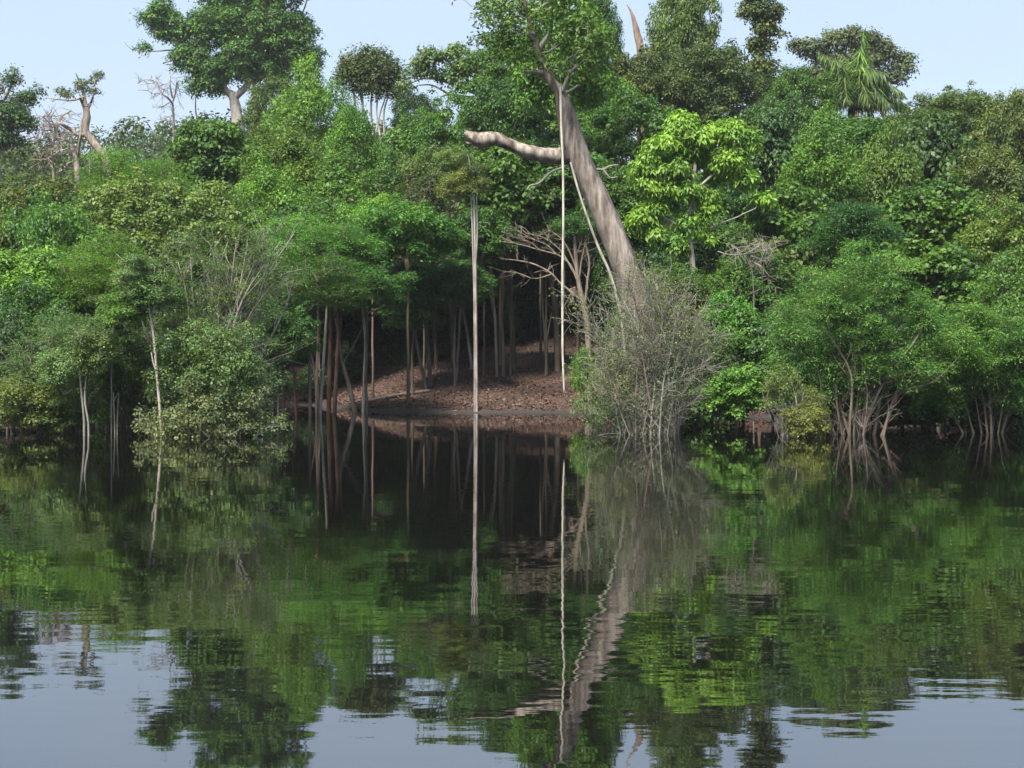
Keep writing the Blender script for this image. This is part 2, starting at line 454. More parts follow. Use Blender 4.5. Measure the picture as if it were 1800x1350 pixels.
# ------------------------------------------------------------------ crown prototypes (shared between alike trees)
PROTO = {}
def make_proto(kind, seed, R, nclump, per, ln, style, cr, tall=1.0, hollow=0.55, uneven=0.22):
    """a crown about R metres in radius centred on the origin; its branchwork starts at its foot"""
    rng = np.random.default_rng(seed)
    C = []
    lobes = norm(rng.normal(0, 1, (7, 3)))
    tries = 0
    while len(C) < nclump and tries < nclump * 40:
        tries += 1
        d = norm(rng.normal(0, 1, 3))
        if d[2] < -0.85: continue
        bump = 1 + uneven * (np.max(lobes @ d) * 2 - 1.4) + rng.normal(0, 0.06)
        r = (hollow + (1 - hollow) * rng.random() ** 0.6) * bump
        taper = 1.0
        if tall > 1.2: taper = 1.0 - 0.35 * max(d[2], 0)
        c = d * r * np.array([taper, taper, tall]) * (R - cr * 0.6)
        if C and np.min(np.linalg.norm(np.array(C) - c, axis=1)) < cr * 0.8: continue
        C.append(c)
    C = np.array(C); Rr = cr * (0.7 + 0.65 * rng.random(len(C)))
    g = Geo(); clump_leaves(g, C, Rr, per, ln, style, rng)
    # loose shoots that break the outline
    k = max(6, nclump // 3); sel = rng.integers(0, len(C), k)
    S = C[sel] * (1 + 0.10 * rng.random((k, 1)) + cr / R * 0.8) ; S[:, 2] += 0.3 * cr
    clump_leaves(g, S, np.full(k, cr * 0.45), max(per // 6, 6), ln, style, rng)
    gw = Geo()
    foot = np.array([0, 0, -tall * R * 0.95])
    start = [foot, foot * 0.7 + rng.normal(0, 0.05 * R, 3) * [1, 1, 0], foot * 0.35 + rng.normal(0, 0.08 * R, 3) * [1, 1, 0]]
    skeleton(gw, start, C, 0.045 * R + 0.03, rng, sides=6, tip=0.010)
    twigs(gw, C, Rr, 2, rng)
    PROTO.setdefault(kind, []).append((g.mesh(kind + '_crown', LEAF), gw.mesh(kind + '_branchwork', BARK), R, tall))
for s in range(4): make_proto('round', 10 + s, 2.3, 92, 250, 0.15, 'round', 0.43)
for s in range(2): make_proto('shoot', 20 + s, 2.2, 95, 230, 0.145, 'shoot', 0.42, tall=1.25)
for s in range(3): make_proto('big', 30 + s, 2.3, 85, 140, 0.23, 'big', 0.45, hollow=0.5)
for s in range(2): make_proto('feather', 40 + s, 2.3, 80, 300, 0.115, 'feather', 0.55, tall=1.05)
for s in range(4): make_proto('large', 50 + s, 4.0, 150, 235, 0.22, 'round', 0.66, uneven=0.3)
make_proto('wide', 45, 3.4, 160, 220, 0.14, 'big', 0.44, tall=0.8)
for s in range(2): make_proto('open', 60 + s, 3.0, 34, 210, 0.19, 'round', 0.62, hollow=0.7, uneven=0.35)
for s in range(3): make_proto('shrub', 70 + s, 1.3, 40, 190, 0.105, 'round', 0.36, hollow=0.45)

def trunk_proto(seed, sides=7):
    rng = np.random.default_rng(seed)
    z = np.linspace(0, 1, 9)
    x = np.cumsum(rng.normal(0, 0.012, 9)); y = np.cumsum(rng.normal(0, 0.012, 9)); x -= z * x[-1]; y -= z * y[-1]; x[0] = y[0] = 0
    g = Geo()
    # unit trunk: radius 1 at foot, height 1
    pts = np.stack([x, y, z], -1); rad = 1.0 - 0.45 * z; rad[0] *= 1.35
    ang = np.linspace(0, 2 * np.pi, sides, endpoint=False)
    v = np.stack([pts[:, None, 0] * 25 + rad[:, None] * np.cos(ang), pts[:, None, 1] * 25 + rad[:, None] * np.sin(ang), np.repeat(z[:, None], sides, 1)], -1).reshape(-1, 3)
    i = np.arange(8)[:, None] * sides; j = np.arange(sides)[None]; k = (j + 1) % sides
    g.add(v, np.stack([i + j, i + k, i + sides + k, i + sides + j], -1).reshape(-1, 4))
    return g.mesh('trunk', BARK, True)
TRUNKS = [trunk_proto(s) for s in range(5)]

def jitter(c, rng, k=0.14):
    c = np.array(c) * (1 + rng.normal(0, k * 0.7)); c = c * (1 + rng.normal(0, k * 0.35, 3))
    return tuple(np.clip(c, 0.01, 0.6))

TREE_N = [0]
def crown_tree(name, label, cat, px, py, w, h, Y, kind, color, group=None, wood='mid', trunk_r=None, jit=0.10, grow=1.12, foot_dx=0.0, full=False):
    """a tree whose crown is centred on pixel (px, py), w x h pixels, at depth Y, on a trunk rooted in the ground below"""
    TREE_N[0] += 1
    rng = np.random.default_rng(1000 + TREE_N[0] * 7)
    if full: py += 0.16 * h; h *= 1.32
    c = P(px, py, Y)
    hx, hz = w / 2 / F * Y * grow, h / 2 / F * Y * grow
    lst = PROTO[kind]; me, wood_me, R, tall = lst[int(rng.integers(len(lst)))]
    fx, fy = c[0] + foot_dx, c[1]
    gz = float(ground(fx, fy)) - 0.12
    root = empty(name, (fx, fy, gz))
    col = jitter(COLR[color] if isinstance(color, str) else color, rng, jit)
    rel = c - np.array([fx, fy, gz])
    sc = (hx / R, hx / R * rng.uniform(0.9, 1.1), hz / (R * tall))
    rz = rng.uniform(0, 2 * math.pi)
    cr = obj('crown', me, root, col, rel); cr.scale = sc; cr.rotation_euler = (0, 0, rz)
    bw = obj('branchwork', wood_me, root, jitter(WOOD[wood], rng, 0.15), rel); bw.scale = sc; bw.rotation_euler = (0, 0, rz)
    top = rel[2] - hz * 0.62
    top = max(top, 0.3)
    r = trunk_r or (0.018 * hx + 0.03)
    t = obj('trunk', TRUNKS[int(rng.integers(5))], root, bw.color[:3])
    t.scale = (r, r, top)
    # lean the trunk to the crown centre
    d = np.array([rel[0], rel[1], top]); L = np.linalg.norm(d)
    t.scale = (r, r, L)
    t.rotation_euler = (-math.atan2(d[1], d[2]), math.atan2(d[0], math.hypot(d[1], d[2])), 0)
    tag(root, label, cat, group)
    return root

def lobe_tree(name, label, cat, Y, lobes, trunk, color, ln, style, per, clump, seed, wood='grey', bark=None, density=1.0, extra=(), limb_r=None, dscale=0.8, sides=8, group=None, shade=1.0, bare=()):
    """a tree with its own crown: lobes (px, py, rx, ry[, dY]) in pixels, trunk and extra limbs as pixel paths"""
    rng = np.random.default_rng(seed)
    m = Y / F
    gw = Geo()
    # foot of the trunk on the ground
    tx = P(trunk[0][0], trunk[0][1], Y)
    gz = float(ground(tx[0], Y)) - 0.25
    path = [list(t) for t in trunk]
    py0 = HZ - (gz - CAM_H) / m
    if py0 > path[0][1] + 2: path.insert(0, [path[0][0], py0, path[0][2] * 1.1])
    q = px_path(gw, path, Y, 4, sides, 0.05, rng)
    starts = [q[:, :3]]
    for e in extra:
        dY = e[1] if isinstance(e, tuple) and isinstance(e[0], list) else None
        pts = e[0] if dY is not None else e
        qq = px_path(gw, pts, Y, 4, sides, 0.06, rng, dY=dY); starts.append(qq[:, :3])
    C, R = [], []
    for lb in lobes:
        cx, cyy, rx, ry = lb[:4]; dy = lb[4] if len(lb) > 4 else 0.0
        c0 = P(cx, cyy, Y + dy)
        vol = rx * ry * m * m
        k = max(2, int(density * 5.0 * vol / clump ** 2))
        mine = []
        for _ in range(k * 12):
            if len(mine) >= k: break
            d = norm(rng.normal(0, 1, 3)) * rng.random() ** 0.4
            p = c0 + d * np.array([max(rx * m - clump * 0.5, 0.1), max(rx * m * dscale - clump * 0.5, 0.1), max(ry * m - clump * 0.45, 0.1)])
            if mine and np.min(np.linalg.norm(np.array(mine) - p, axis=1)) < clump * 0.5: continue
            mine.append(p)
        C += mine
    C = np.array(C); R = clump * (0.65 + 0.7 * rng.random(len(C)))
    g = Geo(); clump_leaves(g, C, R, per, ln, style, rng)
    r0 = limb_r or trunk[-1][2] / 2 * m
    allp = np.vstack(starts)
    # each clump reaches back to the nearest limb point
    near = np.argmin(np.linalg.norm(C[:, None] - allp[None], axis=2) + 0.4 * np.maximum(allp[None, :, 2] - C[:, None, 2], 0), axis=1)
    for a in np.unique(near):
        T = C[near == a]
        skeleton(gw, [allp[a], allp[a] * 0.9 + T.mean(0) * 0.1], T, min(r0, 0.25 * r0 + 0.12 * r0 * math.sqrt(len(T))), rng, sides=6, tip=0.10 * clump / 4)
    twigs(gw, C, R, 2, rng, 0.012 * clump / 0.5)
    root = empty(name, (tx[0], Y, gz))
    off = -np.array([tx[0], Y, gz])
    o = obj('trunk', gw.mesh('trunk_and_limbs', bark or BARK, True), root, WOOD[wood] if isinstance(wood, str) else wood, off)
    c = obj('crown', g.mesh('crown', LEAF), root, COLR[color] if isinstance(color, str) else color, off)
    return tag(root, label, cat, group)

def stem_tree(name, label, cat, stems, Y, wood, crowns=(), color='dark', kind='shrub', seed=0, sides=6, group=None, bark=None, twig=0):
    """slim trunk(s) given as pixel paths [(px, py, w)...] from the foot up; crowns are (px, py, w, h, kind, colour)"""
    rng = np.random.default_rng(seed + 300)
    px0, py0, _ = stems[0][0]
    b = P(px0, py0, Y); gz = float(ground(b[0], Y)) - 0.15
    root = empty(name, (b[0], Y, gz)); off = -np.array([b[0], Y, gz])
    for k, s in enumerate(stems):
        g = Geo(); s = [list(q) for q in s]
        if k == 0 or abs(s[0][1] - py0) < 12:
            pyg = HZ - (gz - CAM_H) / Y * F
            if pyg > s[0][1] + 1: s.insert(0, [s[0][0], pyg, s[0][2] * 1.1])
        q = px_path(g, s, Y, 4, sides, 0.05, rng)
        for _ in range(twig if k else 0):
            i = int(rng.integers(len(q) // 3, len(q))); d = norm(norm(q[-1, :3] - q[0, :3]) * 0.8 + rng.normal(0, 0.5, 3)); L = rng.uniform(0.3, 0.8)
            a = q[i, :3]; e = a + d * L + rng.normal(0, 0.08, 3); md = (a + e) / 2 + rng.normal(0, 0.05, 3)
            tube(g, [a, md, e], [0.014, 0.010, 0.006], 4, cap=False)
            d2 = norm(d + rng.normal(0, 0.5, 3)); tube(g, [md, md + d2 * L * 0.25, md + d2 * L * 0.5], [0.009, 0.007, 0.005], 4, cap=False)
        obj('trunk' if k == 0 else 'stem', g.mesh('stem', bark or BARK, True), root, jitter(WOOD[wood], rng, 0.1), off)
    for (cx, cyy, w, h, kd, colr) in crowns:
        lst = PROTO[kd]; me, wm, R, tall = lst[int(rng.integers(len(lst)))]
        c = P(cx, cyy, Y + rng.uniform(0, 0.6)); hx, hz = w / 2 / F * Y * 1.1, h / 2 / F * Y * 1.1
        sc = (hx / R, hx / R, hz / (R * tall)); rz = rng.uniform(0, 6.28)
        for nm, mm, cc in (('crown', me, jitter(COLR[colr], rng, 0.1)), ('branchwork', wm, WOOD[wood])):
            o = obj(nm, mm, root, cc, c + off); o.scale = sc; o.rotation_euler = (0, 0, rz)
    return tag(root, label, cat, group)

def fan_bush(name, label, cat, base, Y, tips, wood, r_px, color, ln, per, style, seed, ntw=9, tw_len=0.28, sub=3, leaf_from=0.35, leaf_r=0.18, out_first=0.35, depth=0.6, part='stem', group=None, tw_r=0.006, droop=0.0, leaf_frac=1.0, up=0.5):
    """many-stemmed bush: stems rise from around pixel base=(px,py,spread) to the tip pixels, each with twigs; leaves in small tufts on the twigs"""
    rng = np.random.default_rng(seed)
    m = Y / F
    b0 = P(base[0], base[1], Y); gz = float(ground(b0[0], Y)) - 0.12
    root = empty(name, (b0[0], Y, gz)); off = -np.array([b0[0], Y, gz])
    pts, rads = [], []
    for tp in tips:
        g = Geo()
        t = P(tp[0], tp[1], Y); span = abs(tp[0] - base[0]) * m + 0.3
        t[1] += rng.uniform(-1, 1) * depth * max(np.linalg.norm(t - b0) * 0.5, 0.4)
        f0 = np.array([b0[0] + rng.uniform(-1, 1) * base[2] * m, Y + rng.uniform(-1, 1) * base[2] * m * 0.8, gz])
        v = t - f0; L = np.linalg.norm(v)
        mid = f0 + v * 0.5 + np.array([-v[0] * out_first * 0.5, -v[1] * out_first * 0.5, 0.10 * L]) + rng.normal(0, 0.03 * L, 3)
        q1 = f0 + (mid - f0) * 0.5 + rng.normal(0, 0.015 * L, 3); q3 = mid + (t - mid) * 0.55 + rng.normal(0, 0.025 * L, 3)
        r0 = r_px / 2 * m * rng.uniform(0.7, 1.25)
        pth = smooth_path([[*f0, r0 * 1.15], [*q1, r0], [*mid, r0 * 0.75], [*q3, r0 * 0.5], [*t, r0 * 0.2]], 4)
        tube(g, pth[:, :3], pth[:, 3], 6, 0.05, rng)
        for _ in range(ntw):
            s = rng.uniform(0.33, 1.0); i = min(int(s * (len(pth) - 1)), len(pth) - 2)
            p0 = pth[i, :3]; dr = norm(pth[i + 1, :3] - pth[i, :3])
            d = norm(dr * 0.7 + norm(rng.normal(0, 1, 3)) * 0.9 + np.array([0, 0, up - droop]))
            l1 = tw_len * L * rng.uniform(0.5, 1.2) * (1.1 - 0.5 * s)
            p1 = p0 + d * l1 * 0.5 + rng.normal(0, 0.05 * l1, 3); p2 = p0 + d * l1 + np.array([0, 0, -droop * l1 * 0.4]) + rng.normal(0, 0.08 * l1, 3)
            tr = max(tw_r, pth[i, 3] * 0.45)
            tube(g, [p0, p1, p2], [tr, tr * 0.75, tw_r * 0.6], 4, cap=False)
            ends = [p2, p1]
            for _k in range(sub):
                a = p0 + (p2 - p0) * rng.uniform(0.3, 1.0); dd = norm(d + norm(rng.normal(0, 1, 3)) * 0.9)
                e = a + dd * l1 * rng.uniform(0.25, 0.6)
                tube(g, [a, (a + e) / 2 + rng.normal(0, 0.03 * l1, 3), e], [tw_r, tw_r * 0.8, tw_r * 0.5], 4, cap=False)
                ends.append(e)
            if s > leaf_from:
                for e in ends:
                    if rng.random() < leaf_frac: pts.append(e); rads.append(leaf_r * rng.uniform(0.6, 1.3))
        obj(part, g.mesh('bush_stem', BARK, True), root, jitter(WOOD[wood], rng, 0.12), off)
    if pts and per:
        g = Geo(); clump_leaves(g, np.array(pts), np.array(rads), per, ln, style, rng)
        obj('foliage', g.mesh('bush_foliage', LEAF), root, COLR[color], off)
    return tag(root, label, cat, group)

# ------------------------------------------------------------------ the leaning bare tree over the cove
def leaning_tree():
    Y = 51.0; rng = np.random.default_rng(77); gw = Geo()
    trunk = [(1168, 785, 84), (1160, 745, 74), (1132, 600, 63), (1108, 500, 56), (1085, 432, 55), (1052, 352, 51), (1027, 302, 50), (1010, 262, 54), (1001, 222, 43), (993, 192, 36), (986, 168, 27), (977, 152, 20), (957, 127, 19), (946, 95, 17), (937, 65, 14), (929, 30, 11), (919, -10, 8), (908, -70, 4)]
    trunk = [(a, b, w * 0.82) for a, b, w in trunk]
    px_path(gw, trunk, Y, 5, 14, 0.03, rng)
    root = empty('leaning_tree', (P(1168, 785, Y)[0], Y, P(1168, 785, Y)[2])); off = -np.array(root.location)
    obj('trunk', gw.mesh('leaning_trunk', TRUNK_BARK, True), root, (.215, .185, .165), off)
    g = Geo()
    px_path(g, [(1014, 270, 36), (988, 273, 30), (950, 272, 28), (920, 264, 25), (892, 252, 20), (868, 243, 25), (845, 247, 27), (828, 240, 20), (819, 234, 8)], Y, 5, 12, 0.10, rng, dY=[0, -.1, -.3, -.5, -.6, -.7, -.8, -.9, -1])
    px_path(g, [(832, 240, 9), (822, 232, 5), (816, 229, 2)], Y - 0.9, 3, 6, 0.1, rng)
    px_path(g, [(835, 250, 9), (824, 252, 5), (819, 249, 2)], Y - 0.9, 3, 6, 0.1, rng)
    obj('side_limb', g.mesh('side_limb', TRUNK_BARK, True), root, (.24, .205, .18), off)
    thin = [[(1035, 297, 6), (1060, 298, 5), (1072, 292, 4), (1087, 290, 3)], [(1060, 298, 4), (1072, 312, 3), (1085, 311, 2)],
            [(993, 293, 6), (968, 303, 5), (948, 322, 4), (932, 326, 3), (926, 334, 2)], [(948, 322, 3), (930, 342, 2), (935, 350, 2)],
            [(955, 127, 9), (938, 126, 7), (922, 125, 5)], [(946, 92, 11), (955, 75, 9), (963, 62, 6), (964, 55, 3)],
            [(985, 165, 9), (1003, 160, 6), (1013, 152, 4), (1020, 150, 2)], [(996, 190, 8), (1006, 200, 7), (1003, 192, 4)],
            [(988, 160, 8), (1005, 125, 5), (1030, 105, 4), (1060, 95, 2)], [(938, 70, 7), (915, 50, 5), (880, 40, 3), (850, 32, 2)],
            [(930, 35, 6), (955, 10, 5), (985, 0, 4), (1015, 10, 2)], [(925, 10, 5), (895, -10, 4), (860, 0, 2)], [(1003, 128, 5), (1008, 90, 4), (1030, 60, 2)]]
    for t in thin:
        gb = Geo(); px_path(gb, t, Y + rng.uniform(-0.3, 0.3), 4, 6, 0.06, rng)
        obj('branch', gb.mesh('branch', BARK, True), root, WOOD['grey'], off)
    # dark climbing stem on the trunk
    gb = Geo(); px_path(gb, [(990, 290, 5), (985, 230, 5), (980, 190, 5), (980, 160, 4), (962, 118, 3), (952, 100, 2)], Y - 0.42, 4, 6, 0.05, rng)
    obj('climbing_stem', gb.mesh('climbing_stem', BARK, True), root, WOOD['dark'], off)
    # leaf tufts of its thin crown
    C = []
    for (a, b, r, k) in ((862, 40, 26, 9), (890, 20, 28, 10), (905, 55, 22, 8), (930, 5, 30, 10), (975, 15, 34, 14), (1015, 20, 34, 14), (1045, 70, 30, 12), (1000, 70, 34, 12), (1035, 110, 24, 7), (895, 80, 18, 5), (985, 110, 22, 4), (870, -30, 40, 10), (960, -40, 50, 16), (915, 95, 16, 4)):
        for _ in range(k):
            C.append(P(a + rng.normal(0, r * 0.6), b + rng.normal(0, r * 0.5), Y + rng.normal(0, 0.7)))
    C = np.array(C); R = 0.20 + 0.14 * rng.random(len(C))
    g = Geo(); clump_leaves(g, C, R, 60, 0.13, 'round', rng)
    obj('crown', g.mesh('leaning_crown', LEAF), root, (.085, .15, .035), off)
    gt = Geo(); st = np.array([P(955, 125, Y), P(946, 95, Y), P(938, 65, Y), P(928, 30, Y), P(915, -30, Y)])
    skeleton(gt, st, C, 0.07, rng, 6, tip=0.008)
    obj('branchwork', gt.mesh('leaning_branchwork', BARK, True), root, WOOD['grey'], off)
    tag(root, 'tall leaning grey trunk with one broken limb jutting out to the left', 'tree')
    # liana hanging from the fork
    g = Geo(); rg = np.random.default_rng(4)
    pts = [(986, 152, 4.5), (987, 220, 4.2), (989, 300, 4), (990, 400, 4), (990, 480, 4.5), (989, 560, 4), (990, 630, 4), (992, 692, 3)]
    px_path(g, [(a + rg.normal(0, 0.6), b, w) for a, b, w in pts], Y - 0.62, 6, 6, 0.08, rg)
    o = obj('liana', g.mesh('liana', BARK, True), None, (.52, .50, .42))
    tag(o, 'long pale liana hanging straight down from the fork of the leaning trunk', 'vine')
    g = Geo()
    px_path(g, [(1003, 285, 4), (1020, 345, 4), (1050, 430, 4.5), (1072, 480, 5), (1086, 530, 5), (1096, 590, 5), (1100, 700, 5), (1102, 790, 5)], Y - 0.5, 5, 6, 0.06, rg)
    o = obj('liana', g.mesh('slanting_liana', BARK, True), None, (.40, .38, .32))
    tag(o, 'slim pale liana slanting beside the underside of the leaning trunk', 'vine')
leaning_tree()

# ------------------------------------------------------------------ trees with crowns of their own
lobe_tree('emergent_tree', 'huge round-crowned tree towering alone above the canopy against the sky', 'tree', 160,
    [(288, 28, 44, 34), (300, 60, 26, 16), (350, 60, 42, 40), (345, 110, 48, 36), (400, 35, 62, 48), (440, 90, 70, 52), (478, 45, 72, 52), (525, 55, 34, 46), (445, 122, 58, 22), (362, 150, 36, 20), (378, 120, 46, 34), (520, 108, 46, 28), (548, 95, 20, 18), (252, 83, 17, 9), (395, -15, 60, 40), (485, -20, 70, 40), (480, 130, 40, 22), (318, 92, 30, 24)],
    [(418, 240, 26), (415, 200, 20), (411, 176, 17), (408, 165, 16)], (.070, .150, .036), 0.27, 'round', 170, 0.72, 501, wood='grey', density=0.62,
    extra=[[(409, 170, 13), (398, 160, 11), (388, 140, 9), (378, 120, 8), (345, 108, 6), (320, 92, 5), (298, 60, 4)], [(411, 172, 14), (430, 155, 12), (438, 140, 11), (428, 112, 10), (438, 85, 9), (458, 60, 8), (462, 30, 6), (470, 0, 4)],
           [(432, 120, 8), (460, 100, 6), (500, 85, 5), (530, 60, 4)], [(388, 135, 6), (400, 90, 6), (395, 40, 5), (390, 0, 4)], [(330, 100, 4), (318, 103, 3), (290, 110, 2)], [(330, 88, 4), (300, 88, 3), (270, 90, 2), (235, 88, 1.5), (218, 74, 1)]], limb_r=0.3)
lobe_tree('open_crown_tree', 'wide-spreading tree with thin layered foliage and sky showing under it, right of the flat-topped tree', 'tree', 98,
    [(740, 112, 24, 12), (730, 128, 18, 9), (770, 98, 34, 14), (800, 90, 26, 12), (812, 118, 40, 18), (760, 125, 22, 9), (845, 105, 24, 22), (715, 148, 16, 8), (790, 135, 20, 10), (850, 140, 22, 18), (815, 150, 20, 12)],
    [(868, 260, 12), (862, 215, 10), (850, 180, 8), (835, 160, 7)], 'pale', 0.19, 'big', 120, 0.5, 502, wood='grey', density=0.75,
    extra=[[(845, 172, 6), (815, 170, 5), (790, 166, 4), (775, 170, 3)], [(838, 165, 6), (800, 150, 5), (770, 140, 4), (745, 138, 3), (725, 145, 2)], [(838, 162, 6), (812, 130, 5), (790, 110, 4), (775, 100, 3)], [(790, 166, 4), (760, 150, 3), (735, 150, 2)]], limb_r=0.1)
lobe_tree('flat_topped_tree', 'flat-topped dark olive tree on a sheaf of thin pale trunks against the sky', 'tree', 120,
    [(625, 112, 30, 16), (660, 110, 30, 18), (640, 130, 40, 22), (690, 130, 22, 22), (605, 135, 20, 18), (670, 155, 26, 18), (700, 165, 20, 16), (640, 152, 26, 12), (648, 98, 26, 8)],
    [(628, 235, 5), (626, 200, 4.5), (622, 165, 4), (618, 145, 3)], (.062, .088, .03), 0.21, 'shoot', 170, 0.62, 503, wood='pale', density=1.0,
    extra=[[(640, 238, 5), (638, 190, 4), (634, 140, 3)], [(655, 238, 4), (652, 190, 4), (655, 140, 3)], [(668, 238, 4), (662, 195, 3), (668, 150, 3)], [(648, 238, 4), (641, 200, 3), (628, 150, 3)], [(676, 238, 4), (675, 195, 3), (690, 150, 2)], [(660, 236, 3), (668, 200, 3), (680, 165, 2)]], limb_r=0.06)
lobe_tree('pale_limbed_tree', 'ragged dark tree with pale bare limbs cut off by the left edge', 'tree', 135,
    [(15, 200, 45, 28), (-30, 160, 40, 30), (20, 140, 14, 20), (35, 175, 22, 10), (50, 168, 20, 9), (65, 160, 10, 8), (5, 240, 40, 26), (40, 215, 24, 16), (-20, 220, 40, 30)],
    [(-8, 390, 22), (-6, 330, 20), (-14, 260, 16), (-10, 220, 13)], 'blue', 0.24, 'round', 150, 0.62, 504, wood='grey', density=0.8,
    extra=[[(-12, 250, 9), (5, 225, 7), (18, 205, 5), (35, 190, 4), (60, 185, 2)], [(-12, 240, 6), (30, 216, 5), (55, 212, 3), (70, 205, 2)], [(-10, 230, 7), (5, 180, 5), (20, 150, 4), (26, 120, 2)], [(10, 170, 3), (2, 140, 2), (-2, 118, 1.5)], [(-12, 290, 6), (10, 262, 4), (35, 255, 2)]], limb_r=0.12)
lobe_tree('spreading_tree', 'broad grey-green tree with a domed top behind the palm', 'tree', 140,
    [(1415, 80, 26, 22), (1440, 95, 30, 26), (1475, 65, 34, 18), (1500, 60, 30, 16), (1535, 75, 28, 20), (1560, 90, 26, 22), (1585, 105, 22, 16), (1590, 120, 16, 12), (1560, 130, 34, 20), (1500, 105, 50, 34), (1450, 130, 40, 24), (1540, 100, 30, 16)],
    [(1500, 240, 18), (1505, 180, 15), (1510, 140, 11), (1512, 120, 8)], (.090, .115, .068), 0.26, 'round', 120, 0.62, 505, wood='grey', density=0.7,
    extra=[[(1508, 140, 8), (1540, 115, 6), (1560, 100, 4), (1580, 98, 2)], [(1508, 140, 8), (1470, 105, 6), (1440, 85, 3)], [(1550, 108, 4), (1530, 98, 3), (1525, 90, 2)]], limb_r=0.12)
lobe_tree('vine_clad_tree', 'narrow column of leafy climbers around a tall trunk rising into the sky', 'tree', 108,
    [(1338, 12, 36, 26), (1345, 45, 24, 20), (1318, 20, 20, 18), (1360, 25, 18, 18), (1340, 80, 26, 24), (1335, 120, 30, 26), (1352, 150, 28, 24), (1345, -20, 40, 26), (1375, 60, 10, 12)],
    [(1345, 260, 12), (1342, 160, 10), (1340, 90, 8), (1342, 30, 6), (1345, -20, 4)], (.085, .115, .045), 0.22, 'big', 90, 0.48, 506, wood='grey', density=0.8, limb_r=0.07)
lobe_tree('lime_green_tree', 'lime-green tree with drooping bunches of bright young leaves right of the leaning trunk', 'tree', 64,
    [(1195, 218, 28, 20), (1175, 250, 34, 22), (1225, 245, 40, 26), (1275, 228, 30, 22), (1305, 235, 24, 16), (1140, 290, 32, 26), (1180, 300, 40, 24), (1275, 275, 34, 26), (1295, 288, 22, 18), (1320, 250, 16, 12), (1150, 325, 34, 20), (1200, 335, 40, 16), (1240, 345, 26, 14), (1310, 315, 20, 10), (1345, 350, 18, 10), (1130, 385, 34, 24), (1150, 410, 20, 16), (1215, 390, 24, 14), (1245, 365, 18, 12), (1195, 430, 26, 22), (1230, 405, 14, 12), (1250, 420, 14, 10), (1225, 275, 36, 20, 0.8), (1150, 360, 24, 14), (1260, 310, 30, 14, 0.8)],
    [(1222, 560, 12), (1218, 470, 10), (1212, 400, 9), (1216, 340, 8), (1222, 290, 6)], 'lime', 0.20, 'droop', 150, 0.30, 507, wood='grey', density=0.8,
    extra=[[(1212, 410, 5), (1190, 395, 4), (1165, 380, 3)], [(1214, 395, 4), (1222, 360, 4), (1205, 345, 3)], [(1216, 340, 5), (1250, 310, 4), (1285, 280, 3)], [(1215, 350, 5), (1180, 320, 4), (1150, 300, 3)], [(1215, 420, 4), (1250, 400, 3), (1300, 380, 2)]], limb_r=0.05)
lobe_tree('fine_leaved_tree', 'dense rounded dark green tree of very fine leaves, above the many-stemmed feathery bush', 'tree', 60,
    [(1500, 375, 54, 28), (1465, 405, 46, 28), (1545, 400, 44, 28), (1505, 420, 60, 36), (1440, 430, 36, 20), (1570, 425, 30, 20), (1490, 450, 44, 20)],
    [(1500, 560, 9), (1496, 480, 8), (1500, 445, 7), (1502, 420, 6)], (.040, .105, .042), 0.105, 'feather', 330, 0.42, 508, wood='mid', density=1.1, limb_r=0.05)

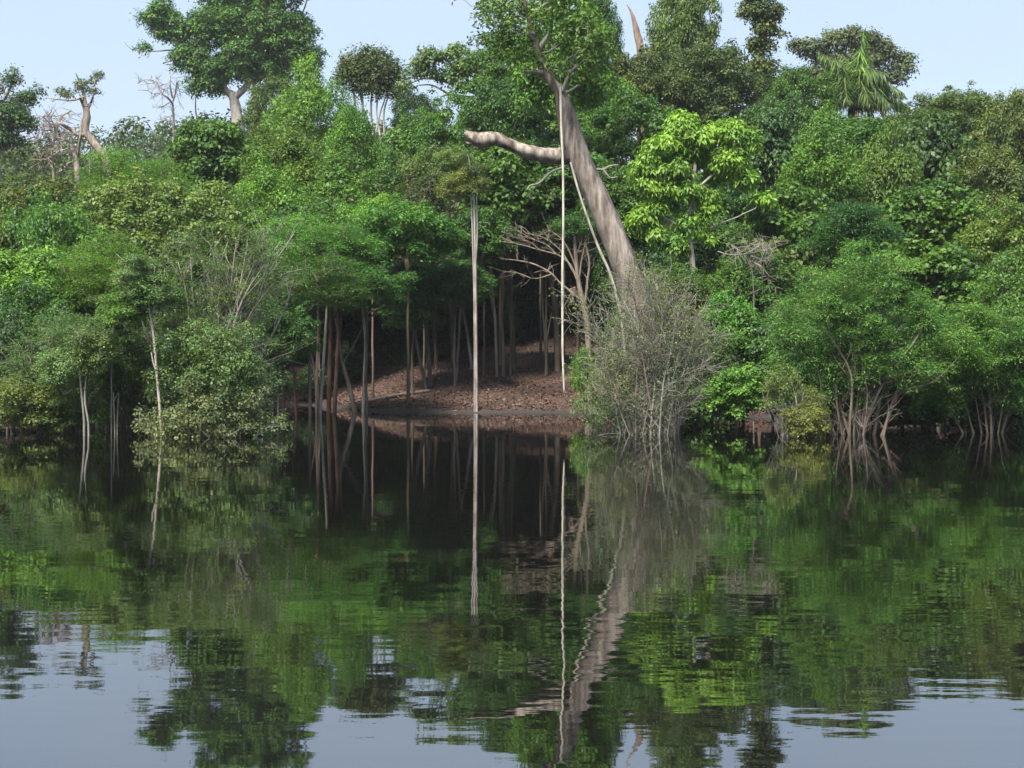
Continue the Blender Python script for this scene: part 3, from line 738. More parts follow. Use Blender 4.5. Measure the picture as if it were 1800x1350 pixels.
# ------------------------------------------------------------------ palm
def palm():
    Y = 112.0; rng = np.random.default_rng(91); m = Y / F
    c = P(1500, 165, Y); gz = float(ground(c[0], Y)) - 0.2
    root = empty('palm_tree', (c[0], Y, gz)); off = -np.array([c[0], Y, gz])
    g = Geo(); n = 12; z = np.linspace(gz, c[2], n)
    tube(g, np.stack([np.full(n, c[0]) + 0.15 * np.sin(z), np.full(n, Y), z], -1), np.linspace(0.30, 0.24, n), 10, 0.05, rng)
    obj('trunk', g.mesh('palm_trunk', BARK, True), root, WOOD['mid'], off)
    fr = [((1510, 110), (1519, 52), 'l', 0), ((1478, 110), (1438, 92), 'd', 0), ((1462, 140), (1440, 128), 'd', .8), ((1530, 125), (1590, 165), 'd', -.5), ((1520, 120), (1560, 130), 'd', -1.0), ((1545, 150), (1600, 190), 'd', .4), ((1470, 150), (1462, 190), 'd', -1.2), ((1535, 150), (1565, 185), 'd', -1.4), ((1500, 120), (1480, 95), 'd', 1.6), ((1505, 130), (1530, 100), 'd', 1.8), ((1485, 140), (1490, 180), 'd', -2.2), ((1512, 140), (1530, 182), 'd', -2.0)]
    for (mid, tip, kd, dy) in fr:
        mpt = P(*mid, Y + dy * 0.6); t = P(*tip, Y + dy * 1.2)
        sp = smooth_path([c, c + (mpt - c) * 0.55 + [0, 0, 0.3], mpt, t], 7)
        o = empty_part = None
        g = Geo(); tube(g, sp, np.linspace(0.06, 0.015, len(sp)), 5, cap=False)
        k = 420; s = rng.uniform(0.12, 1.0, k); i = np.minimum((s * (len(sp) - 1)).astype(int), len(sp) - 2)
        b = sp[i] + (sp[i + 1] - sp[i]) * (s * (len(sp) - 1) - i)[:, None]
        tan = norm(sp[i + 1] - sp[i]); side = norm(np.cross(tan, [0, 0, 1.0])) * np.where(rng.random(k) < 0.5, 1, -1)[:, None]
        al = tan * 0.35 + side * 0.45 + rng.normal(0, 0.15, (k, 3)); al[:, 2] -= 1.3
        L = 1.9 * np.sin(np.pi * np.clip(s * 0.9 + 0.08, 0, 1)) ** 0.6 * rng.uniform(0.7, 1.15, k)
        gl = Geo(); leaf_quads(gl, b, np.cross(al, tan) + rng.normal(0, 0.4, (k, 3)), al, L, np.full(k, 0.09), rng.random(k))
        rach = obj('frond', g.mesh('frond_rib', BARK), root, (.16, .18, .06), off)
        obj('leaflet_fringe', gl.mesh('frond_leaflets', LEAF), rach, (.15, .26, .055) if kd == 'l' else (.075, .125, .045))
    # dead hanging fronds
    gd = Geo()
    for _ in range(26):
        a = rng.uniform(0, 2 * math.pi); e = c + np.array([math.cos(a) * rng.uniform(0.5, 2.4) + 0.6, math.sin(a) * 1.2 - 0.5, -rng.uniform(0.6, 1.9)])
        sp = smooth_path([c, (c + e) / 2 + [0, 0, 0.5], e], 5); k = 40; s = rng.uniform(0.2, 1, k); i = np.minimum((s * 9).astype(int), len(sp) - 2)
        al = rng.normal(0, 0.25, (k, 3)); al[:, 2] -= 1.2
        leaf_quads(gd, sp[i], rng.normal(0, 1, (k, 3)), al, rng.uniform(0.5, 1.2, k), np.full(k, 0.08), rng.random(k))
    obj('dead_frond_skirt', gd.mesh('dead_fronds', LEAF), root, (.16, .105, .07), off)
    tag(root, 'palm with arching drooping fronds, one young frond upright, on the right-hand skyline', 'palm')
palm()

# ------------------------------------------------------------------ dead and bare trees
def dead_tree(name, label, Y, paths, wood, seed, tufts=(), color='olive', twig=0, ln=0.2, cat='dead tree'):
    rng = np.random.default_rng(seed); x0 = P(paths[0][0][0], paths[0][0][1], Y)[0]; gz = float(ground(x0, Y)) - 0.2
    root = empty(name, (x0, Y, gz)); off = -np.array([x0, Y, gz])
    for k, p in enumerate(paths):
        g = Geo(); p = [list(q) for q in p]
        if k == 0: p.insert(0, [p[0][0], HZ - (gz - CAM_H) / Y * F, p[0][2] * 1.15])
        q = px_path(g, p, Y, 4, 8 if p[0][2] > 5 else 6, 0.08, rng, dY=[0.0] + [rng.normal(0, 0.5) if k else 0 for _ in p[1:]])
        for _ in range(int(twig * len(q)) if k else 0):
            i = int(rng.integers(len(q) // 3, len(q))); d = norm(rng.normal(0, 1, 3)); L = rng.uniform(0.5, 1.6) * Y / 150
            a = q[i, :3]; b = a + d * L * 0.5 + rng.normal(0, 0.1, 3); e = a + d * L + rng.normal(0, 0.2, 3)
            tube(g, [a, b, e], [0.03 * Y / 150, 0.022 * Y / 150, 0.012 * Y / 150], 4, cap=False)
            for _j in range(2):
                d2 = norm(d + rng.normal(0, 0.7, 3)); tube(g, [b, b + d2 * L * 0.3, b + d2 * L * 0.6], [0.018 * Y / 150, 0.014 * Y / 150, 0.009 * Y / 150], 4, cap=False)
        obj('trunk' if k == 0 else 'limb', g.mesh('dead_limb', BARK, True), root, jitter(WOOD[wood] if isinstance(wood, str) else wood, rng, 0.06), off)
    if tufts:
        C = []; 
        for (a, b, rx, ry) in tufts:
            for _ in range(max(3, int(rx * ry / 22))):
                C.append(P(a + rng.uniform(-rx, rx), b + rng.uniform(-ry, ry), Y + rng.normal(0, 0.6)))
        g = Geo(); C = np.array(C); clump_leaves(g, C, np.full(len(C), 0.42), 70, ln, 'round', rng)
        obj('leaf_tuft', g.mesh('leaf_tufts', LEAF), root, COLR[color] if isinstance(color, str) else color, off)
    return tag(root, label, cat)
dead_tree('broken_tree', 'half-dead broken tree with a bent trunk and small leafy top, above the left bushes', 140,
    [[(190, 300, 15), (175, 265, 14), (160, 245, 13), (151, 230, 12), (153, 205, 13), (151, 190, 11)],
     [(152, 190, 10), (144, 178, 6), (140, 172, 4)], [(153, 192, 9), (160, 180, 5), (164, 168, 3), (168, 150, 2), (172, 130, 1.5)], [(150, 188, 8), (147, 165, 5), (140, 145, 3), (133, 128, 1.5)],
     [(147, 170, 4), (130, 176, 3), (105, 175, 2.5), (84, 172, 1.5)], [(152, 235, 9), (140, 237, 8), (125, 228, 7), (108, 218, 6), (100, 214, 3)], [(152, 190, 6), (146, 220, 5), (141, 245, 5), (137, 270, 6)], [(160, 250, 2.5), (158, 280, 2.5), (157, 310, 2)]],
    (.28, .245, .21), 601, tufts=((105, 162, 10, 5), (120, 165, 12, 5), (147, 152, 14, 8), (158, 140, 8, 8), (165, 160, 10, 4), (172, 132, 5, 5)), color=(.085, .11, .06), twig=0.25)
dead_tree('dead_trunk', 'grey dead trunk with crooked side branches just left of the bent half-dead tree', 141,
    [[(136, 320, 11), (135, 290, 10), (133, 275, 8)], [(133, 278, 7), (127, 262, 7), (126, 245, 4), (127, 235, 2)], [(137, 275, 6), (141, 240, 5), (146, 205, 4)], [(130, 284, 4), (120, 288, 4), (108, 300, 4), (100, 304, 2)], [(98, 300, 5), (88, 290, 4), (76, 280, 3), (66, 294, 1.5)], [(125, 258, 3), (110, 264, 2.5), (95, 266, 2)], [(126, 252, 3), (112, 244, 2.5), (102, 242, 1.5)], [(110, 262, 2), (90, 275, 2), (78, 280, 1.5)]],
    (.33, .28, .25), 602, twig=0.5)
dead_tree('tangled_bare_tree', 'tangled leafless pinkish-brown thicket tree at the left behind the dead trunks', 146,
    [[(95, 330, 6), (92, 280, 5), (90, 250, 4)], [(92, 260, 4), (100, 225, 4), (108, 205, 3), (125, 195, 2)], [(92, 255, 3), (80, 235, 2), (72, 220, 1.5)], [(90, 250, 3), (70, 245, 2), (58, 240, 1)], [(95, 240, 3), (85, 215, 2), (75, 205, 1)], [(92, 265, 3), (105, 250, 2), (112, 230, 1.5)], [(92, 280, 3), (76, 270, 2), (62, 280, 1)], [(94, 250, 2.5), (96, 225, 2), (88, 205, 1)]],
    (.24, .18, .15), 603, twig=2.2)
dead_tree('bare_skyline_tree', 'bare grey tree with curling twigs left of the huge round-crowned tree', 165,
    [[(304, 290, 6), (305, 230, 5), (304, 195, 4.5), (303, 180, 4)], [(303, 182, 4), (295, 172, 3.5), (285, 165, 3), (280, 150, 2.5), (272, 142, 2), (255, 140, 1.5), (242, 147, 1)], [(304, 178, 3), (308, 165, 2.5), (310, 150, 2), (314, 142, 1.2)], [(303, 172, 3), (299, 150, 2.5), (299, 132, 1.5)], [(300, 178, 2), (290, 185, 2), (278, 190, 1.2)], [(304, 220, 2), (295, 212, 1.5), (285, 208, 1)], [(285, 162, 2), (270, 165, 1.5), (262, 160, 1)]],
    (.34, .32, .29), 604, twig=0.9)
dead_tree('thin_dead_pole', 'thin white dead pole tree just left under the huge round crown', 165,
    [[(352, 240, 3), (348, 215, 2.8), (344, 195, 2.5), (344, 170, 2)], [(344, 172, 1.8), (340, 165, 1.2)], [(344, 172, 1.8), (349, 166, 1.2)]], 'pale', 605, twig=0.3)
dead_tree('broken_snag', 'splintered bare snag pointing up between two treetops at the top', 110,
    [[(1127, 140, 15), (1125, 85, 13), (1120, 60, 12), (1115, 38, 8), (1109, 20, 4), (1102, 8, 1.5)], [(1124, 90, 6), (1128, 80, 4), (1130, 74, 2)]], (.25, .185, .155), 606)
dead_tree('bare_bush', 'tangle of dead grey branches hanging among leaves below the lime-green tree', 58.5,
    [[(1325, 520, 2.5), (1320, 470, 2), (1308, 448, 2)], [(1262, 442, 2), (1285, 448, 2), (1320, 445, 2), (1350, 438, 2), (1362, 428, 1.2)], [(1310, 447, 2.5), (1330, 435, 2), (1345, 425, 1.2)], [(1320, 450, 2.5), (1340, 455, 2), (1358, 452, 1.2)], [(1322, 460, 2.5), (1340, 470, 2), (1350, 490, 1.2)], [(1318, 455, 2), (1300, 440, 1.6), (1285, 432, 1)], [(1330, 444, 2), (1345, 440, 1.5), (1360, 444, 1)]],
    (.24, .21, .19), 607, twig=1.3, cat='dead branches')

# ------------------------------------------------------------------ single trees of the canopy, front to back
T = 'tree'
CANOPY = [
 # px, py, w, h, Y, kind, colour, label
 (0, 352, 120, 100, 95, 'round', 'olive', 'dull olive tree at the left edge under the ragged pale-limbed tree'),
 (950, 215, 120, 110, 92, 'round', 'mid', 'green tree left of the liana between the limb and the fork'),
 (110, 350, 150, 95, 86, 'round', 'olive', 'olive-green rounded tree below the broken half-dead tree'),
 (232, 312, 170, 105, 82, 'feather', 'bright', 'bright green feathery tree beside the foot of the bent dead trunk'),
 (365, 268, 140, 105, 88, 'big', 'mid', 'round mid-green tree below the bare grey skyline tree'),
 (290, 385, 280, 150, 70, 'wide', 'yolive', 'wide yellow-olive tree covered in pale blossom-like leaf tips, left half'),
 (60, 425, 180, 125, 69, 'feather', 'bright', 'bright green feathery tree by the left edge, above its neighbours'),
 (100, 505, 190, 120, 60, 'round', 'bright', 'bushy bright green tree midway up the left edge'),
 (35, 565, 140, 120, 56, 'round', 'deep', 'deep green bushy tree at the left edge above the yellow-green shrub'),
 (185, 470, 160, 105, 59, 'feather', 'bright', 'light green tree behind the pale slanting bare branch on the left'),
 (105, 620, 150, 110, 51, 'round', 'mid', 'mid-green small tree behind the thin grey twin stems at left'),
 (545, 195, 130, 150, 99, 'shoot', 'bright', 'upright bright green tree just right of the huge crown'),
 (484, 195, 96, 105, 113, 'large', 'olive', 'dull olive tree behind the upright bright green tree'),
 (612, 255, 105, 125, 92, 'shoot', 'bright', 'pointed bright green treetop in front of the pale trunk sheaf'),
 (500, 295, 150, 130, 85, 'shoot', (.105, .165, .035), 'yellowish-green tree under the upright bright green tree'),
 (600, 355, 200, 150, 75, 'shoot', 'mid', 'tall mid-green tree above the left end of the cove'),
 (470, 365, 130, 140, 72, 'shoot', 'bright', 'bright green tree right of the yellow-olive tree'),
 (655, 395, 110, 120, 67, 'round', 'bright', 'bright green tree left of the dark brownish tree'),
 (560, 435, 180, 120, 62, 'feather', 'feather', 'feathery mid-green tree leaning out over the left of the cove'),
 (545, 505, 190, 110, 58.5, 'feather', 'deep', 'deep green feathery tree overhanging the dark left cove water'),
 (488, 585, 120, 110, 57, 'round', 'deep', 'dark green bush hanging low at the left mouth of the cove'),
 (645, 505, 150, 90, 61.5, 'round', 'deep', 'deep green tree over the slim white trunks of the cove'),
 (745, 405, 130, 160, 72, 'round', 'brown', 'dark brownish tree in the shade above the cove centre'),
 (700, 330, 140, 120, 80, 'round', 'mid', 'mid-green rounded tree above the dark brownish tree'),
 (730, 215, 85, 90, 114, 'large', 'dark', 'dark tree under the right end of the flat-topped tree'),
 (730, 260, 130, 110, 98, 'round', 'mid', 'leafy green tree below the gap of sky'),
 (800, 235, 140, 125, 86, 'round', 'mid', 'full green tree below the wide-spreading open tree'),
 (885, 205, 130, 125, 82, 'round', 'deep', 'deep green tree above the broken limb of the leaning trunk'),
 (905, 115, 150, 115, 90, 'round', 'mid', 'green tree behind the upper fork of the leaning trunk'),
 (765, 300, 120, 110, 77, 'round', 'olive', 'dull green tree left of the broken limb tip'),
 (885, 325, 150, 110, 71, 'big', 'mid', 'large-leaved green tree right below the broken limb'),
 (950, 300, 110, 110, 78, 'round', 'deep', 'deep green tree between the limb and the leaning trunk'),
 (990, 72, 165, 160, 78, 'round', 'bright', 'bright green crown right of the top of the leaning trunk'),
 (1045, 60, 85, 150, 113, 'large', 'deep', 'dark rounded treetop left of the splintered snag'),
 (1040, 180, 130, 120, 88, 'round', 'mid', 'green tree right of the fork where the liana hangs'),
 (1208, 60, 115, 170, 106, 'large', 'olive', 'tall olive treetop right of the splintered snag'),
 (1140, 150, 130, 100, 97, 'round', 'olive', 'olive-green tree below the splintered snag'),
 (1110, 235, 170, 140, 84, 'round', 'mid', 'broad dull green tree behind the middle of the leaning trunk'),
 (1250, 155, 170, 130, 99, 'large', (.070, .105, .032), 'brownish-green tree above the lime-green tree'),
 (1402, 165, 110, 90, 105, 'round', 'mid', 'green tree at the foot of the vine-clad column'),
 (1375, 225, 130, 130, 94, 'round', 'deep', 'deep green tree in front of the foot of the vine-clad column'),
 (1335, 255, 110, 120, 80, 'big', 'blue', 'dark bluish tree with large glossy leaves right of the lime-green tree'),
 (1440, 290, 130, 165, 73, 'shoot', 'bright', 'upright leafy tree below the palm, lighter than its neighbours'),
 (1500, 250, 200, 90, 92, 'round', 'mid', 'wide low-domed tree right under the palm'),
 (1560, 310, 120, 165, 75, 'round', (.075, .13, .026), 'half-shaded green tree right below the palm'),
 (1645, 285, 150, 150, 78, 'big', 'blue', 'bluish-green tree with large pale leaves right of centre-right'),
 (1600, 228, 170, 80, 102, 'large', 'olive', 'olive tree on the slope just right of the palm'),
 (1705, 210, 170, 110, 103, 'large', 'olive', 'olive-brown tree under the low right skyline'),
 (1785, 240, 110, 150, 87, 'round', 'rust', 'rusty olive tree with pale limbs at the right edge'),
 (1740, 315, 130, 110, 76, 'round', 'rust', 'reddish-tinged tree below the rusty tree at right'),
 (1275, 365, 150, 120, 76, 'round', 'deep', 'deep green tree close behind the lime-green tree'),
 (1295, 435, 130, 110, 69, 'round', 'mid', 'green tree between the lime-green tree and the dead grey branches'),
 (1400, 385, 160, 115, 66, 'big', 'mid', 'broad-leaved green tree right beneath the lime-green tree'),
 (1640, 395, 170, 120, 65, 'big', 'mid', 'green tree with hanging leaf bunches right of the fine-leaved tree'),
 (1765, 420, 160, 120, 62, 'round', (.115, .165, .034), 'yellow-green tree midway up the right edge'),
 (1785, 515, 140, 120, 55, 'round', 'mid', 'mid-green bush at the right edge above the bare pale branches'),
 (1650, 485, 180, 110, 58, 'big', 'mid', 'green bush behind the right of the feathery bush'),
 (1335, 495, 150, 105, 61, 'round', 'mid', 'green tree behind the dead grey branches'),
 (1280, 572, 120, 100, 53.5, 'round', (.075, .20, .025), 'vivid green dense bush right of the grey twiggy bush'),
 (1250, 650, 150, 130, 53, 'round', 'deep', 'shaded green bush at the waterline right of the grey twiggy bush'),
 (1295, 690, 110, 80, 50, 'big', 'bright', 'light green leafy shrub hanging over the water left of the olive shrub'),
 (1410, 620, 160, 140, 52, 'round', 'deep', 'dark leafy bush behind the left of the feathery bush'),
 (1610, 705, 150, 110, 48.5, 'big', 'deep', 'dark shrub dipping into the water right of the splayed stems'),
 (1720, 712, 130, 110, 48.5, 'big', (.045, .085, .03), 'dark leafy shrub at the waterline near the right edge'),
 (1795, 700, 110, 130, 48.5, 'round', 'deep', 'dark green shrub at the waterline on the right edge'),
 (1660, 620, 150, 110, 52, 'feather', 'feather', 'feathery green bush between the two feathery shore bushes'),
 (1190, 500, 110, 90, 58, 'round', 'mid', 'green bush just right of where the leaning trunk enters the twigs'),
 (1090, 350, 130, 110, 70, 'round', 'mid', 'green tree behind the lower half of the leaning trunk'),
 (1105, 450, 100, 110, 70, 'round', 'deep', 'shaded green tree hidden behind the foot of the leaning trunk'),
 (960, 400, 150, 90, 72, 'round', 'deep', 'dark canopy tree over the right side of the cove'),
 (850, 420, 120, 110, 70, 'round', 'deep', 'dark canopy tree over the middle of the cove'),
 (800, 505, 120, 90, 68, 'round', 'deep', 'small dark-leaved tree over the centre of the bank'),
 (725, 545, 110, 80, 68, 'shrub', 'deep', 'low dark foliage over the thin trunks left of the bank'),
 (1025, 650, 40, 80, 63.5, 'shrub', 'bright', 'slim bright green shrub on the bank beside the forked brown tree'),
 (20, 715, 120, 95, 46, 'shrub', (.125, .17, .05), 'yellow-green shrub at the waterline on the left edge'),
 (110, 735, 90, 60, 46.5, 'shrub', (.09, .13, .05), 'low grey-green shrub left of the thin twin stems'),
]
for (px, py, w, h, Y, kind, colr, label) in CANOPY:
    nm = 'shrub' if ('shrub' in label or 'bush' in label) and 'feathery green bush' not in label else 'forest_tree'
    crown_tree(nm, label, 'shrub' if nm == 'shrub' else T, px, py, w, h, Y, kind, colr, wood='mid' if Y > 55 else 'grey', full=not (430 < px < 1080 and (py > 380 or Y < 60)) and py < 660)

# ------------------------------------------------------------------ trunks in the cove
def rooted(px, py): return hit(px, py)
POLES = [
 ('slim_tree', 'slim white trunk standing in the dark water, left of the red-brown pair', 'pale', [[(563, 728, 5), (567, 660, 5), (571, 600, 5), (575, 533, 4), (578, 490, 4)]], [(580, 470, 90, 60, 'shrub', 'deep')], 61),
 ('slim_tree', 'red-brown trunk, left one of the close pair in the cove water', 'red', [[(578, 723, 9), (580, 640, 8), (582, 560, 7), (585, 480, 6)]], [(585, 450, 90, 60, 'shrub', 'deep')], 62.5),
 ('slim_tree', 'red-brown trunk, right one of the close pair in the cove water', 'red', [[(588, 725, 8), (592, 640, 7), (595, 573, 6), (598, 480, 5)]], [(600, 440, 90, 60, 'shrub', 'deep')], 62.2),
 ('slim_tree', 'slanting grey trunk with a long right-hand branch at the left end of the bank', 'mid', [[(623, 722, 9), (614, 680, 8), (603, 640, 6), (598, 613, 5), (590, 560, 4)], [(603, 640, 4), (625, 600, 3.5), (642, 568, 3), (670, 540, 2.5), (700, 520, 1.5)], [(642, 575, 2.5), (660, 545, 2), (672, 515, 1.5)]], [(590, 530, 80, 60, 'shrub', 'deep')], 63.5),
 ('slim_tree', 'slim white trunk standing at the left tip of the bank', 'pale', [[(638, 725, 5), (640, 660, 5), (642, 600, 5), (637, 533, 4), (640, 480, 3)]], [(640, 465, 90, 60, 'shrub', 'deep')], 62.5),
 ('slim_tree', 'forked leaning thin trunk behind the end of the fallen log', 'mid', [[(750, 685, 6), (740, 640, 6), (731, 595, 5), (722, 547, 4), (720, 500, 3)], [(731, 595, 4), (734, 560, 4), (738, 520, 3)]], [(728, 490, 90, 60, 'shrub', 'dark')], None),
 ('slim_tree', 'straight grey trunk beside the forked leaning one', 'mid', [[(757, 680, 9), (753, 620, 8), (747, 553, 7), (743, 490, 6)]], [(745, 480, 100, 70, 'round', 'dark')], None),
 ('slim_tree', 'short red-brown trunk right of the straight grey trunk', 'red', [[(768, 650, 7), (765, 600, 6), (763, 545, 5), (763, 490, 4)]], [(765, 480, 90, 60, 'shrub', 'dark')], None),
 ('slim_tree', 'grey trunk rising behind the middle of the bank', 'mid', [[(798, 636, 9), (795, 570, 8), (792, 510, 7), (790, 450, 6)]], [(790, 440, 100, 70, 'round', 'dark')], None),
 ('slim_tree', 'thin pale trunk left of the twin-stemmed pale tree', 'grey', [[(802, 670, 5), (806, 600, 5), (810, 530, 4), (812, 480, 3)]], [(812, 470, 80, 50, 'shrub', 'dark')], None),
 ('slim_tree', 'thin pale trunk leaning into the twin-stemmed pale tree', 'grey', [[(830, 650, 6), (822, 590, 5), (812, 530, 4), (806, 480, 3)]], [(806, 465, 80, 50, 'shrub', 'dark')], None),
 ('slim_tree', 'thin wavy trunk right of the twin-stemmed pale tree', 'grey', [[(873, 663, 5), (872, 610, 5), (870, 560, 5), (864, 500, 5), (862, 437, 4)], [(869, 560, 3), (862, 520, 3), (856, 490, 2)]], [(862, 425, 90, 60, 'shrub', 'dark')], None),
 ('slim_tree', 'greenish straight trunk between the wavy one and the stout one', 'mid', [[(880, 643, 7), (880, 560, 6), (881, 443, 5)]], [(881, 425, 90, 60, 'shrub', 'dark')], None),
 ('slim_tree', 'stout mottled trunk standing at the back of the bank', 'mid', [[(903, 650, 10), (900, 580, 9), (896, 500, 9), (892, 433, 8)]], [(890, 415, 120, 70, 'round', 'dark')], None),
 ('slim_tree', 'very thin forked trunk left of the stout reddish trunk', 'grey', [[(961, 655, 5), (958, 600, 4), (954, 540, 3), (953, 480, 3)], [(960, 610, 3), (964, 580, 3), (970, 550, 2.5)]], [(955, 460, 80, 50, 'shrub', 'dark')], None),
 ('slim_tree', 'stout reddish trunk just left of the hanging liana', (.30, .20, .15), [[(980, 652, 12), (979, 600, 11), (976, 545, 10), (970, 500, 9), (969, 450, 7), (968, 400, 6)], [(976, 548, 4), (960, 530, 3), (940, 510, 2)], [(978, 540, 4), (990, 532, 3), (1008, 532, 1.5)]], [(968, 385, 110, 70, 'round', 'dark')], None),
 ('slim_tree', 'dim grey trunk far left in the cove water, first of three', 'dark', [[(480, 730, 4), (478, 690, 4), (476, 645, 3), (474, 600, 3)]], [(476, 590, 80, 50, 'shrub', 'deep')], 60),
 ('slim_tree', 'dim reddish trunk far left in the cove water, second of three', 'red', [[(498, 735, 5), (498, 690, 5), (496, 640, 4), (494, 600, 3)]], [(494, 585, 80, 50, 'shrub', 'deep')], 58),
 ('slim_tree', 'dim reddish trunk far left in the cove water, third of three', 'red', [[(521, 732, 5), (519, 690, 5), (516, 650, 4), (512, 600, 3)]], [(514, 580, 80, 50, 'shrub', 'deep')], 59.5),
 ('slim_tree', 'thin dark trunk right behind the third dim trunk in the cove', 'dark', [[(557, 705, 5), (553, 650, 4), (545, 610, 3), (540, 560, 3)]], [(540, 545, 80, 50, 'shrub', 'deep')], 64),
]
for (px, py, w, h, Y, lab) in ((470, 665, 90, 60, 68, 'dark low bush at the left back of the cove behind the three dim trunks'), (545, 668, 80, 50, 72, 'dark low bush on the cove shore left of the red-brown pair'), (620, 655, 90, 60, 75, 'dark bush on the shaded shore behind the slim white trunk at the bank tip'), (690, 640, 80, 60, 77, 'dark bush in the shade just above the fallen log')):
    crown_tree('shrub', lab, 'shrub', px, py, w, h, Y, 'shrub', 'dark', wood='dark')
WOOD['redgrey'] = (.20, .165, .135)
for k, (nm, label, wood, stems, crowns, Y) in enumerate(POLES):
    wd = wood if isinstance(wood, str) else 'redgrey'
    y = Y if Y else rooted(stems[0][0][0], stems[0][0][1])
    stem_tree(nm, label, T, stems, y, wd, crowns, seed=k)
# twin-stemmed pale tree with a tuft of big yellow leaves
stem_tree('twin_stemmed_tree', 'slim pale twin-stemmed tree with a yellow-green tuft on top, mid-bank', T,
    [[(838, 702, 5.5), (837, 600, 5), (836, 500, 5), (835, 420, 4.5), (833, 350, 3.5), (828, 300, 3), (822, 270, 2)], [(834, 700, 3), (834, 600, 3), (833, 500, 3), (831, 430, 2.8), (828, 350, 2.2), (822, 315, 2)], [(836, 470, 2.5), (839, 410, 2.5), (838, 345, 2), (842, 315, 1.5)]],
    62.6, 'grey', [(802, 322, 70, 60, 'shrub', 'yellow'), (834, 318, 60, 60, 'shrub', 'olive'), (795, 280, 60, 44, 'shrub', 'pale')], seed=40)
# forked brown tree with bare limbs fanning left
def forked_tree():
    Y = hit(1035, 697)
    wood = []
    stems = [[(1035, 700, 14), (1035, 640, 12), (1034, 600, 11), (1032, 566, 11), (1024, 530, 10), (1016, 490, 8), (1012, 450, 7), (1010, 410, 5)],
        [(1024, 530, 7), (1000, 510, 6), (982, 495, 5), (968, 480, 5), (940, 465, 4), (910, 458, 3), (880, 455, 2)],
        [(970, 482, 4), (940, 490, 3), (910, 480, 3), (884, 477, 2)], [(1018, 500, 6), (1002, 465, 5), (980, 448, 4), (950, 440, 3), (915, 430, 2.5), (885, 425, 2)],
        [(1008, 478, 5), (985, 440, 4), (955, 418, 3), (925, 410, 2)], [(1016, 480, 5), (1000, 440, 4), (985, 418, 3), (965, 405, 2)], [(1028, 540, 7), (1032, 500, 6), (1036, 460, 5), (1028, 425, 4)], [(1018, 495, 4), (1022, 460, 4), (1030, 425, 3)],
        [(1000, 510, 4), (1012, 505, 3), (1000, 520, 2)], [(1012, 450, 4), (1022, 425, 3), (1024, 400, 2)], [(950, 440, 2.5), (930, 425, 2), (905, 418, 1.5)], [(980, 448, 3), (960, 430, 2.5), (935, 420, 2), (910, 405, 1.5)]]
    stem_tree('forked_tree', 'brown tree on the right of the bank with bare limbs fanning out to the left', T, [[(a, b, w * (1 if i == 0 else 0.72)) for a, b, w in s] for i, s in enumerate(stems)], Y, 'redgrey', [(1015, 400, 90, 50, 'shrub', 'deep')], seed=55, sides=8, twig=12)
forked_tree()
# stand of thin trunks along the left shore
stem_tree('thin_tree', 'thin pale trunk leaning left out of the water in front of the left bushes', T, [[(283, 765, 5), (281, 720, 5), (276, 660, 5), (271, 600, 4), (265, 560, 4), (256, 510, 2.5), (245, 482, 1.6), (222, 462, 1.2), (205, 447, 0.8)], [(276, 655, 3), (270, 640, 2.5), (266, 620, 2)], [(262, 535, 2.5), (270, 505, 2), (272, 470, 1.5)]], 44.8, 'pale', [(268, 515, 110, 70, 'shrub', 'pale'), (225, 545, 100, 70, 'shrub', 'mid'), (240, 480, 90, 60, 'shrub', 'pale')], seed=60)
stem_tree('thin_tree', 'thin grey twin stems rising from the water far left', T, [[(148, 766, 4), (147, 730, 4), (143, 690, 3.5), (138, 640, 2.2), (132, 600, 1.2)], [(156, 766, 4), (154, 735, 4), (149, 700, 3.5), (152, 650, 2), (150, 610, 1.2)]], 45.2, 'grey', [(118, 645, 100, 90, 'shrub', 'pale'), (155, 612, 100, 80, 'shrub', 'pale')], seed=61)
stem_tree('thin_tree', 'three thin grey stems between the twin stems and the leaning pale trunk', T, [[(196, 766, 3), (196, 700, 3), (196, 650, 3), (198, 600, 2.5), (200, 545, 2)], [(202, 766, 2.5), (201, 730, 2.5), (199, 690, 2)], [(206, 766, 2.5), (207, 720, 2.5), (208, 690, 2), (198, 712, 1.5)]], 46, 'grey', [(200, 560, 100, 80, 'shrub', 'olive'), (205, 660, 70, 50, 'shrub', 'mid')], seed=62)
# fallen logs on the bank
def log(label, pts, seed, wood):
    rng = np.random.default_rng(seed); g = Geo()
    q = []
    for (a, b, w) in pts:
        Y = hit(a, b); p = P(a, b, Y); q.append([p[0], p[1], float(ground(p[0], p[1])) + w / 2 / F * Y * 0.7, w / 2 / F * Y])
    q = smooth_path(q, 4); tube(g, q[:, :3], q[:, 3], 8, 0.08, rng)
    o = obj('fallen_log', g.mesh('fallen_log', BARK, True), None, WOOD[wood]); tag(o, label, 'log')
log('long grey fallen log lying along the left of the bank', [(645, 707, 5), (680, 701, 7), (720, 695, 8), (755, 690, 7)], 1, 'mid')
log('thin dark fallen stick in front of the long grey log', [(622, 722, 4), (650, 717, 4), (690, 712, 3)], 2, 'dark')

